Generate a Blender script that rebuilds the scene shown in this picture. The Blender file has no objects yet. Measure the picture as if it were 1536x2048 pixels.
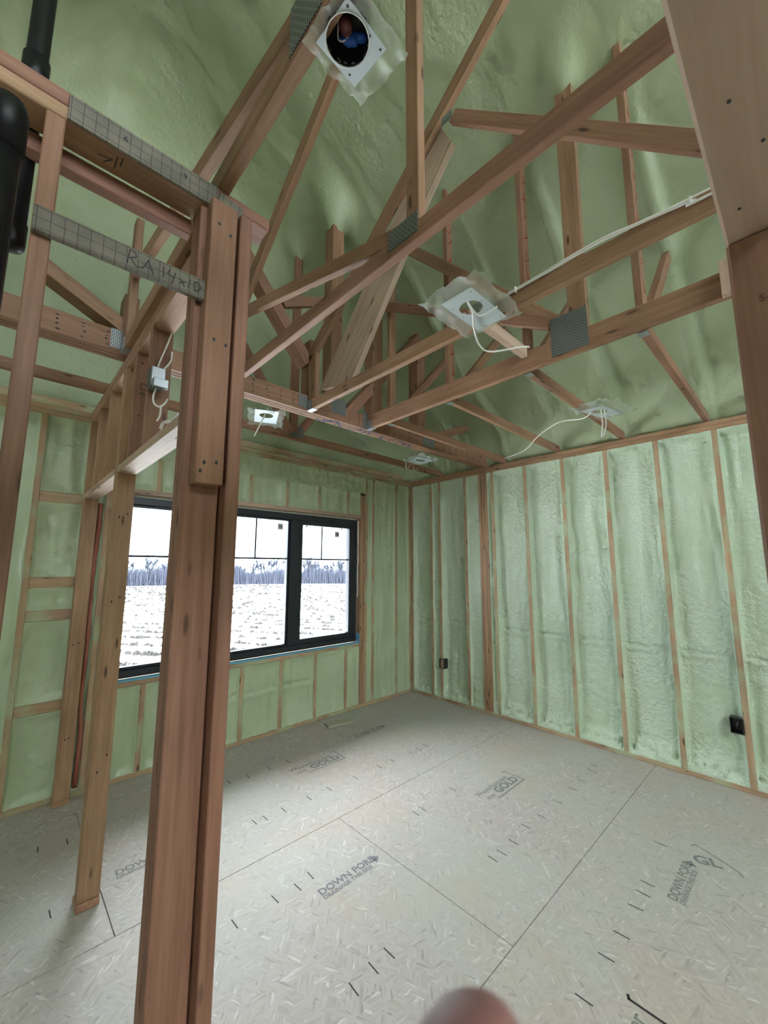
import bpy, bmesh, math, random
from mathutils import Vector, Matrix, noise, Quaternion

random.seed(11)
scene = bpy.context.scene
COL = scene.collection

# ------------------------------------------------------------------ camera
F_PX, PITCH, ROLL, YAW, EYE = 804.84, 0.135969, 0.0020995, 0.760646, 1.6
fw = Vector((math.sin(YAW) * math.cos(PITCH), math.cos(YAW) * math.cos(PITCH), math.sin(PITCH)))
rt0 = Vector((math.cos(YAW), -math.sin(YAW), 0.0))
up0 = rt0.cross(fw)
RT = rt0 * math.cos(ROLL) + up0 * math.sin(ROLL)
UP = -rt0 * math.sin(ROLL) + up0 * math.cos(ROLL)
FW = fw
cam_data = bpy.data.cameras.new("camera")
cam = bpy.data.objects.new("camera", cam_data)
COL.objects.link(cam)
cam_data.sensor_fit = 'VERTICAL'
cam_data.sensor_height = 36.0
cam_data.sensor_width = 27.0
cam_data.lens = F_PX / 2048.0 * 36.0
cam_data.clip_start = 0.01
cam_data.clip_end = 800
cam_data.dof.use_dof = True
cam_data.dof.focus_distance = 4.2
cam_data.dof.aperture_fstop = 9.0
cam.matrix_world = Matrix(((RT.x, UP.x, -FW.x, 0), (RT.y, UP.y, -FW.y, 0), (RT.z, UP.z, -FW.z, EYE), (0, 0, 0, 1)))
scene.camera = cam

# ------------------------------------------------------------------ world: even winter overcast
world = bpy.data.worlds.new("overcast_sky")
scene.world = world
world.use_nodes = True
wn = world.node_tree
wn.nodes.clear()
w_out = wn.nodes.new("ShaderNodeOutputWorld")
w_bg = wn.nodes.new("ShaderNodeBackground")
w_tc = wn.nodes.new("ShaderNodeTexCoord")
w_sep = wn.nodes.new("ShaderNodeSeparateXYZ")
w_ramp = wn.nodes.new("ShaderNodeValToRGB")
w_ramp.color_ramp.elements[0].position = 0.0
w_ramp.color_ramp.elements[0].color = (0.56, 0.66, 0.80, 1)
w_ramp.color_ramp.elements[1].position = 1.0
w_ramp.color_ramp.elements[1].color = (1.0, 1.0, 1.0, 1)
wn.links.new(w_tc.outputs["Generated"], w_sep.inputs[0])
wn.links.new(w_sep.outputs["Z"], w_ramp.inputs[0])
wn.links.new(w_ramp.outputs[0], w_bg.inputs["Color"])
w_str = wn.nodes.new("ShaderNodeMapRange")      # standard overcast sky: zenith three times the horizon
w_str.inputs[1].default_value = 0.0
w_str.inputs[2].default_value = 1.0
w_str.inputs[3].default_value = 0.75
w_str.inputs[4].default_value = 2.25
wn.links.new(w_sep.outputs["Z"], w_str.inputs[0])
wn.links.new(w_str.outputs[0], w_bg.inputs["Strength"])
w_bg.inputs["Strength"].default_value = 1.0  # brightness triples from horizon to zenith, see below
wn.links.new(w_bg.outputs[0], w_out.inputs[0])

scene.view_settings.view_transform = 'Standard'
scene.view_settings.look = 'None'
scene.view_settings.gamma = 1.0
scene.view_settings.use_curve_mapping = False
scene.view_settings.exposure = 3.82
scene.cycles.use_denoising = True
scene.cycles.max_bounces = 8
scene.cycles.diffuse_bounces = 5
scene.cycles.transparent_max_bounces = 10
scene.cycles.sample_clamp_indirect = 6.0
scene.cycles.use_adaptive_sampling = True
scene.cycles.adaptive_threshold = 0.04
scene.cycles.caustics_reflective = False
scene.cycles.caustics_refractive = False


# ------------------------------------------------------------------ materials
def new_mat(name):
    m = bpy.data.materials.new(name)
    m.use_nodes = True
    nt = m.node_tree
    b = nt.nodes["Principled BSDF"]
    return m, nt, b


def L(nt, a, b):
    nt.links.new(a, b)


def node(nt, t, **kw):
    n = nt.nodes.new(t)
    for k, v in kw.items():
        setattr(n, k, v)
    return n


def mix_rgb(nt, fac, a, b, blend='MIX'):
    n = nt.nodes.new("ShaderNodeMix")
    n.data_type = 'RGBA'
    n.blend_type = blend
    for sock, v in ((n.inputs[0], fac), (n.inputs[6], a), (n.inputs[7], b)):
        if hasattr(v, "links"):
            nt.links.new(v, sock)
        else:
            sock.default_value = v if isinstance(v, (int, float)) else (*v, 1)
    return n.outputs[2]


def ramp(nt, src, stops):
    r = nt.nodes.new("ShaderNodeValToRGB")
    e = r.color_ramp.elements
    while len(e) > 1:
        e.remove(e[-1])
    e[0].position = stops[0][0]
    e[0].color = (*stops[0][1], 1)
    for p, c in stops[1:]:
        x = e.new(p)
        x.color = (*c, 1)
    nt.links.new(src, r.inputs[0])
    return r.outputs[0]


def plain(name, col, rough=0.6, metal=0.0, spec=0.5):
    m, nt, b = new_mat(name)
    b.inputs["Base Color"].default_value = (*col, 1)
    b.inputs["Roughness"].default_value = rough
    b.inputs["Metallic"].default_value = metal
    b.inputs["Specular IOR Level"].default_value = spec
    return m


def wood(name, light, dark, overspray=0.0, knots=True):
    m, nt, b = new_mat(name)
    tc = node(nt, "ShaderNodeTexCoord")
    oi = node(nt, "ShaderNodeObjectInfo")
    off = node(nt, "ShaderNodeVectorMath", operation='SCALE')
    comb = node(nt, "ShaderNodeCombineXYZ")
    for i in range(3):
        L(nt, oi.outputs["Random"], comb.inputs[i])
    L(nt, comb.outputs[0], off.inputs[0])
    off.inputs["Scale"].default_value = 23.0
    add = node(nt, "ShaderNodeVectorMath", operation='ADD')
    L(nt, tc.outputs["Object"], add.inputs[0])
    L(nt, off.outputs[0], add.inputs[1])
    mp = node(nt, "ShaderNodeMapping")
    mp.inputs["Scale"].default_value = (1.3, 26, 26)
    L(nt, add.outputs[0], mp.inputs[0])
    n1 = node(nt, "ShaderNodeTexNoise")
    n1.inputs["Scale"].default_value = 1.6
    n1.inputs["Detail"].default_value = 5
    n1.inputs["Roughness"].default_value = 0.65
    L(nt, mp.outputs[0], n1.inputs["Vector"])
    n2 = node(nt, "ShaderNodeTexNoise")
    n2.inputs["Scale"].default_value = 1.7
    n2.inputs["Detail"].default_value = 2
    L(nt, add.outputs[0], n2.inputs["Vector"])
    c = ramp(nt, n1.outputs["Fac"], [(0.30, dark), (0.55, tuple((a + d) / 2 for a, d in zip(light, dark))), (0.72, light)])
    mul = node(nt, "ShaderNodeMapRange")
    L(nt, n2.outputs["Fac"], mul.inputs[0])
    mul.inputs[1].default_value = 0.3
    mul.inputs[2].default_value = 0.7
    mul.inputs[3].default_value = 0.80
    mul.inputs[4].default_value = 1.12
    hs = node(nt, "ShaderNodeHueSaturation")
    L(nt, c, hs.inputs["Color"])
    L(nt, mul.outputs[0], hs.inputs["Value"])
    hr = node(nt, "ShaderNodeMapRange")
    L(nt, oi.outputs["Random"], hr.inputs[0])
    hr.inputs[3].default_value = 0.492
    hr.inputs[4].default_value = 0.507
    L(nt, hr.outputs[0], hs.inputs["Hue"])
    col = hs.outputs["Color"]
    if knots:
        mk = node(nt, "ShaderNodeMapping")
        mk.inputs["Scale"].default_value = (4.0, 16, 16)
        L(nt, add.outputs[0], mk.inputs[0])
        vo = node(nt, "ShaderNodeTexVoronoi")
        vo.inputs["Scale"].default_value = 1.0
        L(nt, mk.outputs[0], vo.inputs["Vector"])
        k = ramp(nt, vo.outputs["Distance"], [(0.0, (1, 1, 1)), (0.08, (0.85, 0.85, 0.85)), (0.16, (0, 0, 0))])
        col = mix_rgb(nt, k, col, (0.07, 0.035, 0.02))
    if overspray > 0:
        n3 = node(nt, "ShaderNodeTexNoise")
        n3.inputs["Scale"].default_value = 5.0
        n3.inputs["Detail"].default_value = 5
        L(nt, add.outputs[0], n3.inputs["Vector"])
        o = ramp(nt, n3.outputs["Fac"], [(0.60 - overspray * 0.25, (0, 0, 0)), (0.78 - overspray * 0.2, (0.75, 0.75, 0.75))])
        col = mix_rgb(nt, o, col, (0.38, 0.44, 0.27))
    L(nt, col, b.inputs["Base Color"])
    b.inputs["Roughness"].default_value = 0.62
    b.inputs["Specular IOR Level"].default_value = 0.35
    return m


def foam(name, c0, c1, rough=0.30, bump=0.75, scale=34.0):
    m, nt, b = new_mat(name)
    tc = node(nt, "ShaderNodeTexCoord")
    n1 = node(nt, "ShaderNodeTexNoise")
    n1.inputs["Scale"].default_value = 2.6
    n1.inputs["Detail"].default_value = 2
    L(nt, tc.outputs["Object"], n1.inputs["Vector"])
    c = ramp(nt, n1.outputs["Fac"], [(0.32, c0), (0.68, c1)])
    L(nt, c, b.inputs["Base Color"])
    b.inputs["Roughness"].default_value = rough
    b.inputs["Specular IOR Level"].default_value = 0.4
    n2 = node(nt, "ShaderNodeTexNoise")
    n2.inputs["Scale"].default_value = scale
    n2.inputs["Detail"].default_value = 2.5
    n2.inputs["Roughness"].default_value = 0.55
    L(nt, tc.outputs["Object"], n2.inputs["Vector"])
    pm = node(nt, "ShaderNodeMapRange")
    L(nt, n1.outputs["Fac"], pm.inputs[0])
    pm.inputs[1].default_value = 0.35
    pm.inputs[2].default_value = 0.68
    pm.inputs[3].default_value = bump * 0.35
    pm.inputs[4].default_value = bump * 1.25
    bp = node(nt, "ShaderNodeBump")
    L(nt, pm.outputs[0], bp.inputs["Strength"])
    bp.inputs["Distance"].default_value = 0.03
    L(nt, n2.outputs["Fac"], bp.inputs["Height"])
    L(nt, bp.outputs[0], b.inputs["Normal"])
    return m


def osb(name):
    m, nt, b = new_mat(name)
    tc = node(nt, "ShaderNodeTexCoord")
    geo = node(nt, "ShaderNodeNewGeometry")
    pos = geo.outputs["Position"]
    cols, hts = [], []
    for i, ang in enumerate((0.15, 1.15, -0.8)):
        mp = node(nt, "ShaderNodeMapping")
        mp.inputs["Rotation"].default_value = (0, 0, ang)
        mp.inputs["Location"].default_value = (3.1 * i, 1.7 * i, 0)
        L(nt, pos, mp.inputs[0])
        mp2 = node(nt, "ShaderNodeMapping")
        mp2.inputs["Scale"].default_value = (19, 120, 1)
        L(nt, mp.outputs[0], mp2.inputs[0])
        v = node(nt, "ShaderNodeTexVoronoi")
        v.voronoi_dimensions = '2D'
        v.inputs["Scale"].default_value = 1.0
        L(nt, mp2.outputs[0], v.inputs["Vector"])
        sep = node(nt, "ShaderNodeSeparateColor")
        L(nt, v.outputs["Color"], sep.inputs[0])
        cols.append(sep.outputs[0])
        hts.append(v.outputs["Distance"])
    m1 = node(nt, "ShaderNodeTexNoise")
    m1.inputs["Scale"].default_value = 17
    m1.inputs["Detail"].default_value = 1
    L(nt, pos, m1.inputs["Vector"])
    m2 = node(nt, "ShaderNodeTexNoise")
    m2.inputs["Scale"].default_value = 13
    m2.inputs["Detail"].default_value = 1
    mo = node(nt, "ShaderNodeMapping")
    mo.inputs["Location"].default_value = (9, 4, 2)
    L(nt, pos, mo.inputs[0])
    L(nt, mo.outputs[0], m2.inputs["Vector"])
    f1 = ramp(nt, m1.outputs["Fac"], [(0.49, (0, 0, 0)), (0.51, (1, 1, 1))])
    f2 = ramp(nt, m2.outputs["Fac"], [(0.52, (0, 0, 0)), (0.54, (1, 1, 1))])
    strand = mix_rgb(nt, f2, mix_rgb(nt, f1, cols[0], cols[1]), cols[2])
    # mostly even tone with a few pale strands and a few dark ones
    base = ramp(nt, strand, [(0.0, (0.29, 0.26, 0.235)), (0.06, (0.37, 0.33, 0.30)), (0.5, (0.405, 0.365, 0.335)), (0.93, (0.43, 0.39, 0.36)), (0.985, (0.53, 0.50, 0.465))])
    n = node(nt, "ShaderNodeTexNoise")
    n.inputs["Scale"].default_value = 1.1
    n.inputs["Detail"].default_value = 4
    L(nt, pos, n.inputs["Vector"])
    dust = ramp(nt, n.outputs["Fac"], [(0.42, (0, 0, 0)), (0.66, (0.5, 0.5, 0.5))])
    col = mix_rgb(nt, dust, base, (0.39, 0.42, 0.36))
    n4 = node(nt, "ShaderNodeTexNoise")
    n4.inputs["Scale"].default_value = 2.3
    n4.inputs["Detail"].default_value = 5
    mo2 = node(nt, "ShaderNodeMapping")
    mo2.inputs["Location"].default_value = (4, 7, 2)
    L(nt, pos, mo2.inputs[0])
    L(nt, mo2.outputs[0], n4.inputs["Vector"])
    tan = ramp(nt, n4.outputs["Fac"], [(0.5, (0, 0, 0)), (0.72, (0.55, 0.55, 0.55))])
    col = mix_rgb(nt, tan, col, (0.41, 0.345, 0.28))
    L(nt, col, b.inputs["Base Color"])
    b.inputs["Roughness"].default_value = 0.60
    b.inputs["Specular IOR Level"].default_value = 0.35
    fine = node(nt, "ShaderNodeTexNoise")
    fine.inputs["Scale"].default_value = 50
    fine.inputs["Detail"].default_value = 2
    L(nt, pos, fine.inputs["Vector"])
    bp = node(nt, "ShaderNodeBump")
    bp.inputs["Strength"].default_value = 0.5
    bp.inputs["Distance"].default_value = 0.003
    L(nt, fine.outputs["Fac"], bp.inputs["Height"])
    L(nt, bp.outputs[0], b.inputs["Normal"])
    return m


def truss_plate_mat():
    m, nt, b = new_mat("galvanised_truss_plate")
    tc = node(nt, "ShaderNodeTexCoord")
    w = node(nt, "ShaderNodeTexBrick")
    w.offset = 0.5
    w.inputs["Scale"].default_value = 1.0
    w.inputs["Brick Width"].default_value = 0.022
    w.inputs["Row Height"].default_value = 0.0085
    w.inputs["Mortar Size"].default_value = 0.0022
    w.inputs["Color1"].default_value = (0.05, 0.055, 0.055, 1)
    w.inputs["Color2"].default_value = (0.06, 0.065, 0.065, 1)
    w.inputs["Mortar"].default_value = (0.27, 0.285, 0.265, 1)
    L(nt, tc.outputs["Object"], w.inputs["Vector"])
    L(nt, w.outputs["Color"], b.inputs["Base Color"])
    b.inputs["Metallic"].default_value = 0.55
    b.inputs["Roughness"].default_value = 0.5
    return m


def grid_board_mat():
    m, nt, b = new_mat("grid_printed_board")
    tc = node(nt, "ShaderNodeTexCoord")
    w = node(nt, "ShaderNodeTexBrick")
    w.offset = 0.0
    w.inputs["Scale"].default_value = 1.0
    w.inputs["Brick Width"].default_value = 0.0254
    w.inputs["Row Height"].default_value = 0.0254
    w.inputs["Mortar Size"].default_value = 0.0009
    w.inputs["Color1"].default_value = (0.165, 0.15, 0.115, 1)
    w.inputs["Color2"].default_value = (0.18, 0.16, 0.125, 1)
    w.inputs["Mortar"].default_value = (0.06, 0.05, 0.04, 1)
    L(nt, tc.outputs["Object"], w.inputs["Vector"])
    n = node(nt, "ShaderNodeTexNoise")
    n.inputs["Scale"].default_value = 14
    n.inputs["Detail"].default_value = 5
    L(nt, tc.outputs["Object"], n.inputs["Vector"])
    f = ramp(nt, n.outputs["Fac"], [(0.35, (0.75, 0.75, 0.75)), (0.7, (1.1, 1.08, 1.05))])
    c = mix_rgb(nt, 1.0, w.outputs["Color"], f, 'MULTIPLY')
    L(nt, c, b.inputs["Base Color"])
    b.inputs["Roughness"].default_value = 0.7
    return m


def plastic_mat(name, alpha, tint):
    m, nt, b = new_mat(name)
    out = nt.nodes["Material Output"]
    b.inputs["Base Color"].default_value = (*tint, 1)
    b.inputs["Roughness"].default_value = 0.22
    tr = node(nt, "ShaderNodeBsdfTransparent")
    tl = node(nt, "ShaderNodeBsdfTranslucent")
    tl.inputs["Color"].default_value = (*tint, 1)
    m1 = node(nt, "ShaderNodeMixShader")
    m1.inputs[0].default_value = 0.45
    L(nt, b.outputs[0], m1.inputs[1])
    L(nt, tl.outputs[0], m1.inputs[2])
    m2 = node(nt, "ShaderNodeMixShader")
    m2.inputs[0].default_value = alpha
    L(nt, tr.outputs[0], m2.inputs[1])
    L(nt, m1.outputs[0], m2.inputs[2])
    L(nt, m2.outputs[0], out.inputs["Surface"])
    return m


def glass_mat():
    m, nt, b = new_mat("window_glass")
    out = nt.nodes["Material Output"]
    tr = node(nt, "ShaderNodeBsdfTransparent")
    tr.inputs["Color"].default_value = (0.95, 0.97, 0.97, 1)
    gl = node(nt, "ShaderNodeBsdfGlossy")
    gl.inputs["Roughness"].default_value = 0.02
    fr = node(nt, "ShaderNodeFresnel")
    fr.inputs["IOR"].default_value = 1.25
    mx = node(nt, "ShaderNodeMixShader")
    L(nt, fr.outputs[0], mx.inputs[0])
    L(nt, tr.outputs[0], mx.inputs[1])
    L(nt, gl.outputs[0], mx.inputs[2])
    L(nt, mx.outputs[0], out.inputs["Surface"])
    return m


def snow_mat():
    m, nt, b = new_mat("snowy_field")
    geo = node(nt, "ShaderNodeNewGeometry")
    n = node(nt, "ShaderNodeTexNoise")
    n.inputs["Scale"].default_value = 0.9
    n.inputs["Detail"].default_value = 8
    n.inputs["Roughness"].default_value = 0.7
    mp = node(nt, "ShaderNodeMapping")
    mp.inputs["Scale"].default_value = (0.35, 1.5, 1)
    mp.inputs["Rotation"].default_value = (0, 0, 0.5)
    L(nt, geo.outputs["Position"], mp.inputs[0])
    L(nt, mp.outputs[0], n.inputs["Vector"])
    c = ramp(nt, n.outputs["Fac"], [(0.30, (0.20, 0.17, 0.15)), (0.38, (0.60, 0.59, 0.59)), (0.46, (0.86, 0.88, 0.91))])
    L(nt, c, b.inputs["Base Color"])
    b.inputs["Roughness"].default_value = 0.9
    return m


M_WOOD = wood("spruce_lumber", (0.46, 0.28, 0.17), (0.27, 0.148, 0.08))
M_WALLWOOD = wood("stud_lumber_overspray", (0.50, 0.35, 0.22), (0.35, 0.22, 0.125), overspray=0.55)
M_TRUSSWOOD = wood("truss_lumber", (0.37, 0.21, 0.13), (0.22, 0.112, 0.06))
M_SHADEWOOD = wood("shade_toned_lumber", (0.33, 0.172, 0.11), (0.195, 0.092, 0.055))  # lumber darkened and reddened, the look of shade put into its colour
M_PALEWOOD = wood("pale_board", (0.52, 0.385, 0.29), (0.38, 0.26, 0.18))
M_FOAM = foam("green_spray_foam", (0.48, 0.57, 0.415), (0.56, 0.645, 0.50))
M_FOAM_SMOOTH = foam("green_spray_foam_roof", (0.315, 0.365, 0.215), (0.375, 0.425, 0.27), rough=0.5, bump=0.35, scale=30)  # same foam, coloured darker than on the walls to deepen the attic's shade
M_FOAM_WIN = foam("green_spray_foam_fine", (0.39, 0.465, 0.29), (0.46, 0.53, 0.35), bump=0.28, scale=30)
M_OSB = osb("osb_subfloor")
M_GAP = plain("dark_panel_joint", (0.10, 0.085, 0.07), 0.9)
M_PLATE = truss_plate_mat()
M_GRID = grid_board_mat()
M_METAL = plain("galvanised_steel", (0.30, 0.32, 0.33), 0.4, 0.8)
M_LIGHTMETAL = plain("zinc_fixture_plate", (0.50, 0.56, 0.58), 0.5, 0.35)
M_BAG = plastic_mat("clear_vapour_bag", 0.36, (0.80, 0.85, 0.80))
M_CABLE = plain("white_cable_sheath", (0.78, 0.77, 0.72), 0.4)
M_BLACKPIPE = plain("black_abs_pipe", (0.006, 0.006, 0.007), 0.42, 0.0, 0.25)
M_BLACK = plain("black_plastic", (0.012, 0.012, 0.013), 0.35)
M_WINFRAME = plain("black_window_frame", (0.012, 0.014, 0.020), 0.38)
M_GLASS = glass_mat()
M_BLUETAPE = plain("blue_flashing_tape", (0.13, 0.40, 0.60), 0.5)
M_DEEPBLUE = plain("blue_wire_nut", (0.02, 0.10, 0.40), 0.35)
M_MAROON = plain("maroon_socket", (0.10, 0.02, 0.02), 0.4)
M_WHITE = plain("white_paper", (0.80, 0.80, 0.78), 0.7)
M_INK = plain("black_marker_ink", (0.02, 0.018, 0.018), 0.7)
M_BLUEINK = plain("blue_marker_ink", (0.02, 0.03, 0.10), 0.7)
M_REDINK = plain("red_marker_ink", (0.22, 0.015, 0.012), 0.7)
M_STAMP = plain("grey_stamp_ink", (0.17, 0.185, 0.17), 0.8)
M_STAMP2 = plain("violet_stamp_ink", (0.17, 0.16, 0.185), 0.8)
M_REDFOAM = foam("red_sealant", (0.26, 0.075, 0.045), (0.36, 0.13, 0.085), rough=0.4, bump=0.6, scale=26)
M_SNOW = snow_mat()
M_BARK = plain("bare_branches", (0.030, 0.036, 0.052), 0.9)
M_BRUSH = plain("hedgerow_twigs", (0.030, 0.034, 0.052), 0.9)
M_STUBBLE = plain("corn_stubble", (0.034, 0.031, 0.030), 0.9)
M_SCRAP = plain("dusty_scrap_wood", (0.36, 0.34, 0.26), 0.8)
M_SHEATH = plain("sheathing_board", (0.36, 0.30, 0.22), 0.8)


def skin_mat():
    m, nt, b = new_mat("skin")
    b.inputs["Base Color"].default_value = (0.26, 0.125, 0.115, 1)
    b.inputs["Roughness"].default_value = 0.5
    b.inputs["Subsurface Weight"].default_value = 0.1
    b.inputs["Subsurface Radius"].default_value = (0.004, 0.002, 0.001)
    return m


M_SKIN = skin_mat()


# ------------------------------------------------------------------ helpers
def tag(o, label=None, cat=None, group=None, kind=None):
    if label:
        o["label"] = label
    if cat:
        o["category"] = cat
    if group:
        o["group"] = group
    if kind:
        o["kind"] = kind
    return o


def empty(name, loc=(0, 0, 0), **kw):
    o = bpy.data.objects.new(name, None)
    o.empty_display_size = 0.1
    COL.objects.link(o)
    o.location = loc
    return tag(o, **kw)


def attach(o, parent):
    if parent is not None:
        root = parent.matrix_basis.copy()
        p = parent
        while p.parent is not None:
            root = p.parent.matrix_basis @ p.matrix_parent_inverse @ root if False else (p.parent.matrix_basis @ (p.matrix_parent_inverse @ root))
            p = p.parent
        o.parent = parent
        o.matrix_parent_inverse = root.inverted()


def link(name, mesh, mat, parent=None, mw=None):
    o = bpy.data.objects.new(name, mesh)
    COL.objects.link(o)
    if mat is not None and not mesh.materials:
        mesh.materials.append(mat)
    if mw is not None:
        o.matrix_basis = mw
    attach(o, parent)
    return o


_cache = {}


def box_mesh(l, w, t, mat, ch=0.003):
    key = (round(l, 4), round(w, 4), round(t, 4), mat.name, round(ch, 5))
    if key in _cache:
        return _cache[key]
    bm = bmesh.new()
    bmesh.ops.create_cube(bm, size=1.0)
    for v in bm.verts:
        v.co = Vector((v.co.x * l, v.co.y * w, v.co.z * t))
    c = min(ch, 0.3 * min(l, w, t))
    if c > 0.0004:
        bmesh.ops.bevel(bm, geom=list(bm.edges), offset=c, segments=1, affect='EDGES')
    me = bpy.data.meshes.new("board")
    bm.to_mesh(me)
    bm.free()
    me.materials.append(mat)
    _cache[key] = me
    return me


def frame(a, b, n):
    """Matrix whose local X runs from a to b, local Z close to n, origin at the middle."""
    a, b, n = Vector(a), Vector(b), Vector(n)
    x = (b - a).normalized()
    y = n.cross(x).normalized()
    z = x.cross(y)
    c = (a + b) / 2
    return Matrix(((x.x, y.x, z.x, c.x), (x.y, y.y, z.y, c.y), (x.z, y.z, z.z, c.z), (0, 0, 0, 1)))


def board(parent, name, a, b, w, t, n, mat, ch=0.003):
    a, b = Vector(a), Vector(b)
    return link(name, box_mesh((b - a).length, w, t, mat, ch), None, parent, frame(a, b, n))


def block(parent, name, x0, x1, y0, y1, z0, z1, mat, ch=0.003):
    d = [(x1 - x0, 0), (y1 - y0, 1), (z1 - z0, 2)]
    d.sort(reverse=True)
    ax = [Vector((1, 0, 0)), Vector((0, 1, 0)), Vector((0, 0, 1))]
    c = Vector(((x0 + x1) / 2, (y0 + y1) / 2, (z0 + z1) / 2))
    l = ax[d[0][1]] * d[0][0] / 2
    return board(parent, name, c - l, c + l, d[1][0], d[2][0], ax[d[2][1]], mat, ch)


def mem_x(parent, name, x0, p, q, w, mat=None, t=0.038):
    """A truss member lying in a plane of constant x (near face x0): p, q = (y, z)."""
    xc = x0 + t / 2
    if name == "web":
        t += random.uniform(-0.004, -0.001)
    return board(parent, name, (xc, p[0], p[1]), (xc, q[0], q[1]), w, t, (1, 0, 0), mat or M_TRUSSWOOD)


def mem_y(parent, name, y0, p, q, w, mat=None, t=0.038):
    yc = y0 + t / 2
    if name == "web":
        t += random.uniform(0.001, 0.006)
    return board(parent, name, (p[0], yc, p[1]), (q[0], yc, q[1]), w, t, (0, 1, 0), mat or M_TRUSSWOOD)


def mesh_from(name, verts, faces, mat, smooth=False):
    me = bpy.data.meshes.new(name)
    me.from_pydata([tuple(v) for v in verts], [], faces)
    me.update()
    if smooth:
        me.polygons.foreach_set("use_smooth", [True] * len(me.polygons))
    if mat:
        me.materials.append(mat)
    return me


def grid_mesh(name, nu, nv, fn, mat, flip=False):
    vs, fs = [], []
    for j in range(nv + 1):
        for i in range(nu + 1):
            vs.append(fn(i / nu, j / nv))
    for j in range(nv):
        for i in range(nu):
            a = j * (nu + 1) + i
            f = (a, a + 1, a + nu + 2, a + nu + 1)
            fs.append(f[::-1] if flip else f)
    return mesh_from(name, vs, fs, mat, True)


def tube_mesh(name, pts, r, mat, sides=8, cap=True):
    pts = [Vector(p) for p in pts]
    vs, fs = [], []
    up = Vector((0.13, 0.31, 0.94))
    n = len(pts)
    rr = r if isinstance(r, (list, tuple)) else [r] * n
    for i, p in enumerate(pts):
        d = (pts[min(i + 1, n - 1)] - pts[max(i - 1, 0)]).normalized()
        s = d.cross(up)
        if s.length < 0.05:
            s = d.cross(Vector((1, 0, 0)))
        s.normalize()
        u = s.cross(d)
        for k in range(sides):
            a = 2 * math.pi * k / sides
            vs.append(p + (s * math.cos(a) + u * math.sin(a)) * rr[i])
    for i in range(n - 1):
        for k in range(sides):
            k2 = (k + 1) % sides
            fs.append((i * sides + k, i * sides + k2, (i + 1) * sides + k2, (i + 1) * sides + k))
    if cap:
        fs.append(tuple(range(sides))[::-1])
        fs.append(tuple((n - 1) * sides + k for k in range(sides)))
    return mesh_from(name, vs, fs, mat, True)


def smooth_path(pts, sub=6):
    pts = [Vector(p) for p in pts]
    out = []
    n = len(pts)
    for i in range(n - 1):
        p0, p1, p2, p3 = pts[max(i - 1, 0)], pts[i], pts[i + 1], pts[min(i + 2, n - 1)]
        for k in range(sub):
            t = k / sub
            out.append(0.5 * ((2 * p1) + (p2 - p0) * t + (2 * p0 - 5 * p1 + 4 * p2 - p3) * t * t + (3 * p1 - p0 - 3 * p2 + p3) * t ** 3))
    out.append(pts[-1])
    return out


def cable(parent, name, pts, r=0.004, mat=None, sub=6):
    return link(name, tube_mesh(name, smooth_path(pts, sub), r, mat or M_CABLE, 6), None, parent)


def text_mesh(body, size, mat, bold=0.0, sx=1.0):
    cu = bpy.data.curves.new("lettering", 'FONT')
    cu.body = body
    cu.size = size
    cu.offset = bold
    cu.resolution_u = 3
    ob = bpy.data.objects.new("lettering", cu)
    me = bpy.data.meshes.new_from_object(ob)
    bpy.data.objects.remove(ob)
    bpy.data.curves.remove(cu)
    if sx != 1.0:
        for v in me.vertices:
            v.co.x *= sx
    me.materials.clear()
    me.materials.append(mat)
    return me


def strokes_mesh(name, strokes, w, mat):
    """Flat pen strokes in the local XY plane, raised a hair above it."""
    vs, fs = [], []
    for st in strokes:
        st = [Vector((p[0], p[1], 0)) for p in st]
        for i in range(len(st) - 1):
            d = st[i + 1] - st[i]
            if d.length < 1e-6:
                continue
            d.normalize()
            s = Vector((-d.y, d.x, 0)) * w / 2
            e = d * w * 0.3
            b0 = len(vs)
            vs += [st[i] - s - e, st[i] + s - e, st[i + 1] + s + e, st[i + 1] - s + e]
            fs.append((b0, b0 + 3, b0 + 2, b0 + 1))
    return mesh_from(name, vs, fs, mat)


def plane_frame(origin, xdir, ydir):
    x, y = Vector(xdir).normalized(), Vector(ydir).normalized()
    z = x.cross(y)
    o = Vector(origin)
    return Matrix(((x.x, y.x, z.x, o.x), (x.y, y.y, z.y, o.y), (x.z, y.z, z.z, o.z), (0, 0, 0, 1)))


def nz(x, y, z=0.0, o=3, s=1.0):
    return noise.fractal(Vector((x * s, y * s, z * s)), 1.0, 2.0, o, noise_basis='PERLIN_ORIGINAL')


def sstep(t):
    t = max(0.0, min(1.0, t))
    return t * t * (3 - 2 * t)


def smin(a, b, k):
    h = max(k - abs(a - b), 0.0) / k
    return min(a, b) - h * h * k * 0.25


def smax(a, b, k):
    return -smin(-a, -b, k)


# ------------------------------------------------------------------ key dimensions (metres)
XR = 4.052      # inner face of the right wall's studs
YW = 3.724      # inner face of the window wall's studs
ZP = 2.697      # underside of the double top plate
ZT = 2.773      # top of the plates, underside of every bottom chord
XL, YB = -3.7, -4.4

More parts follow.
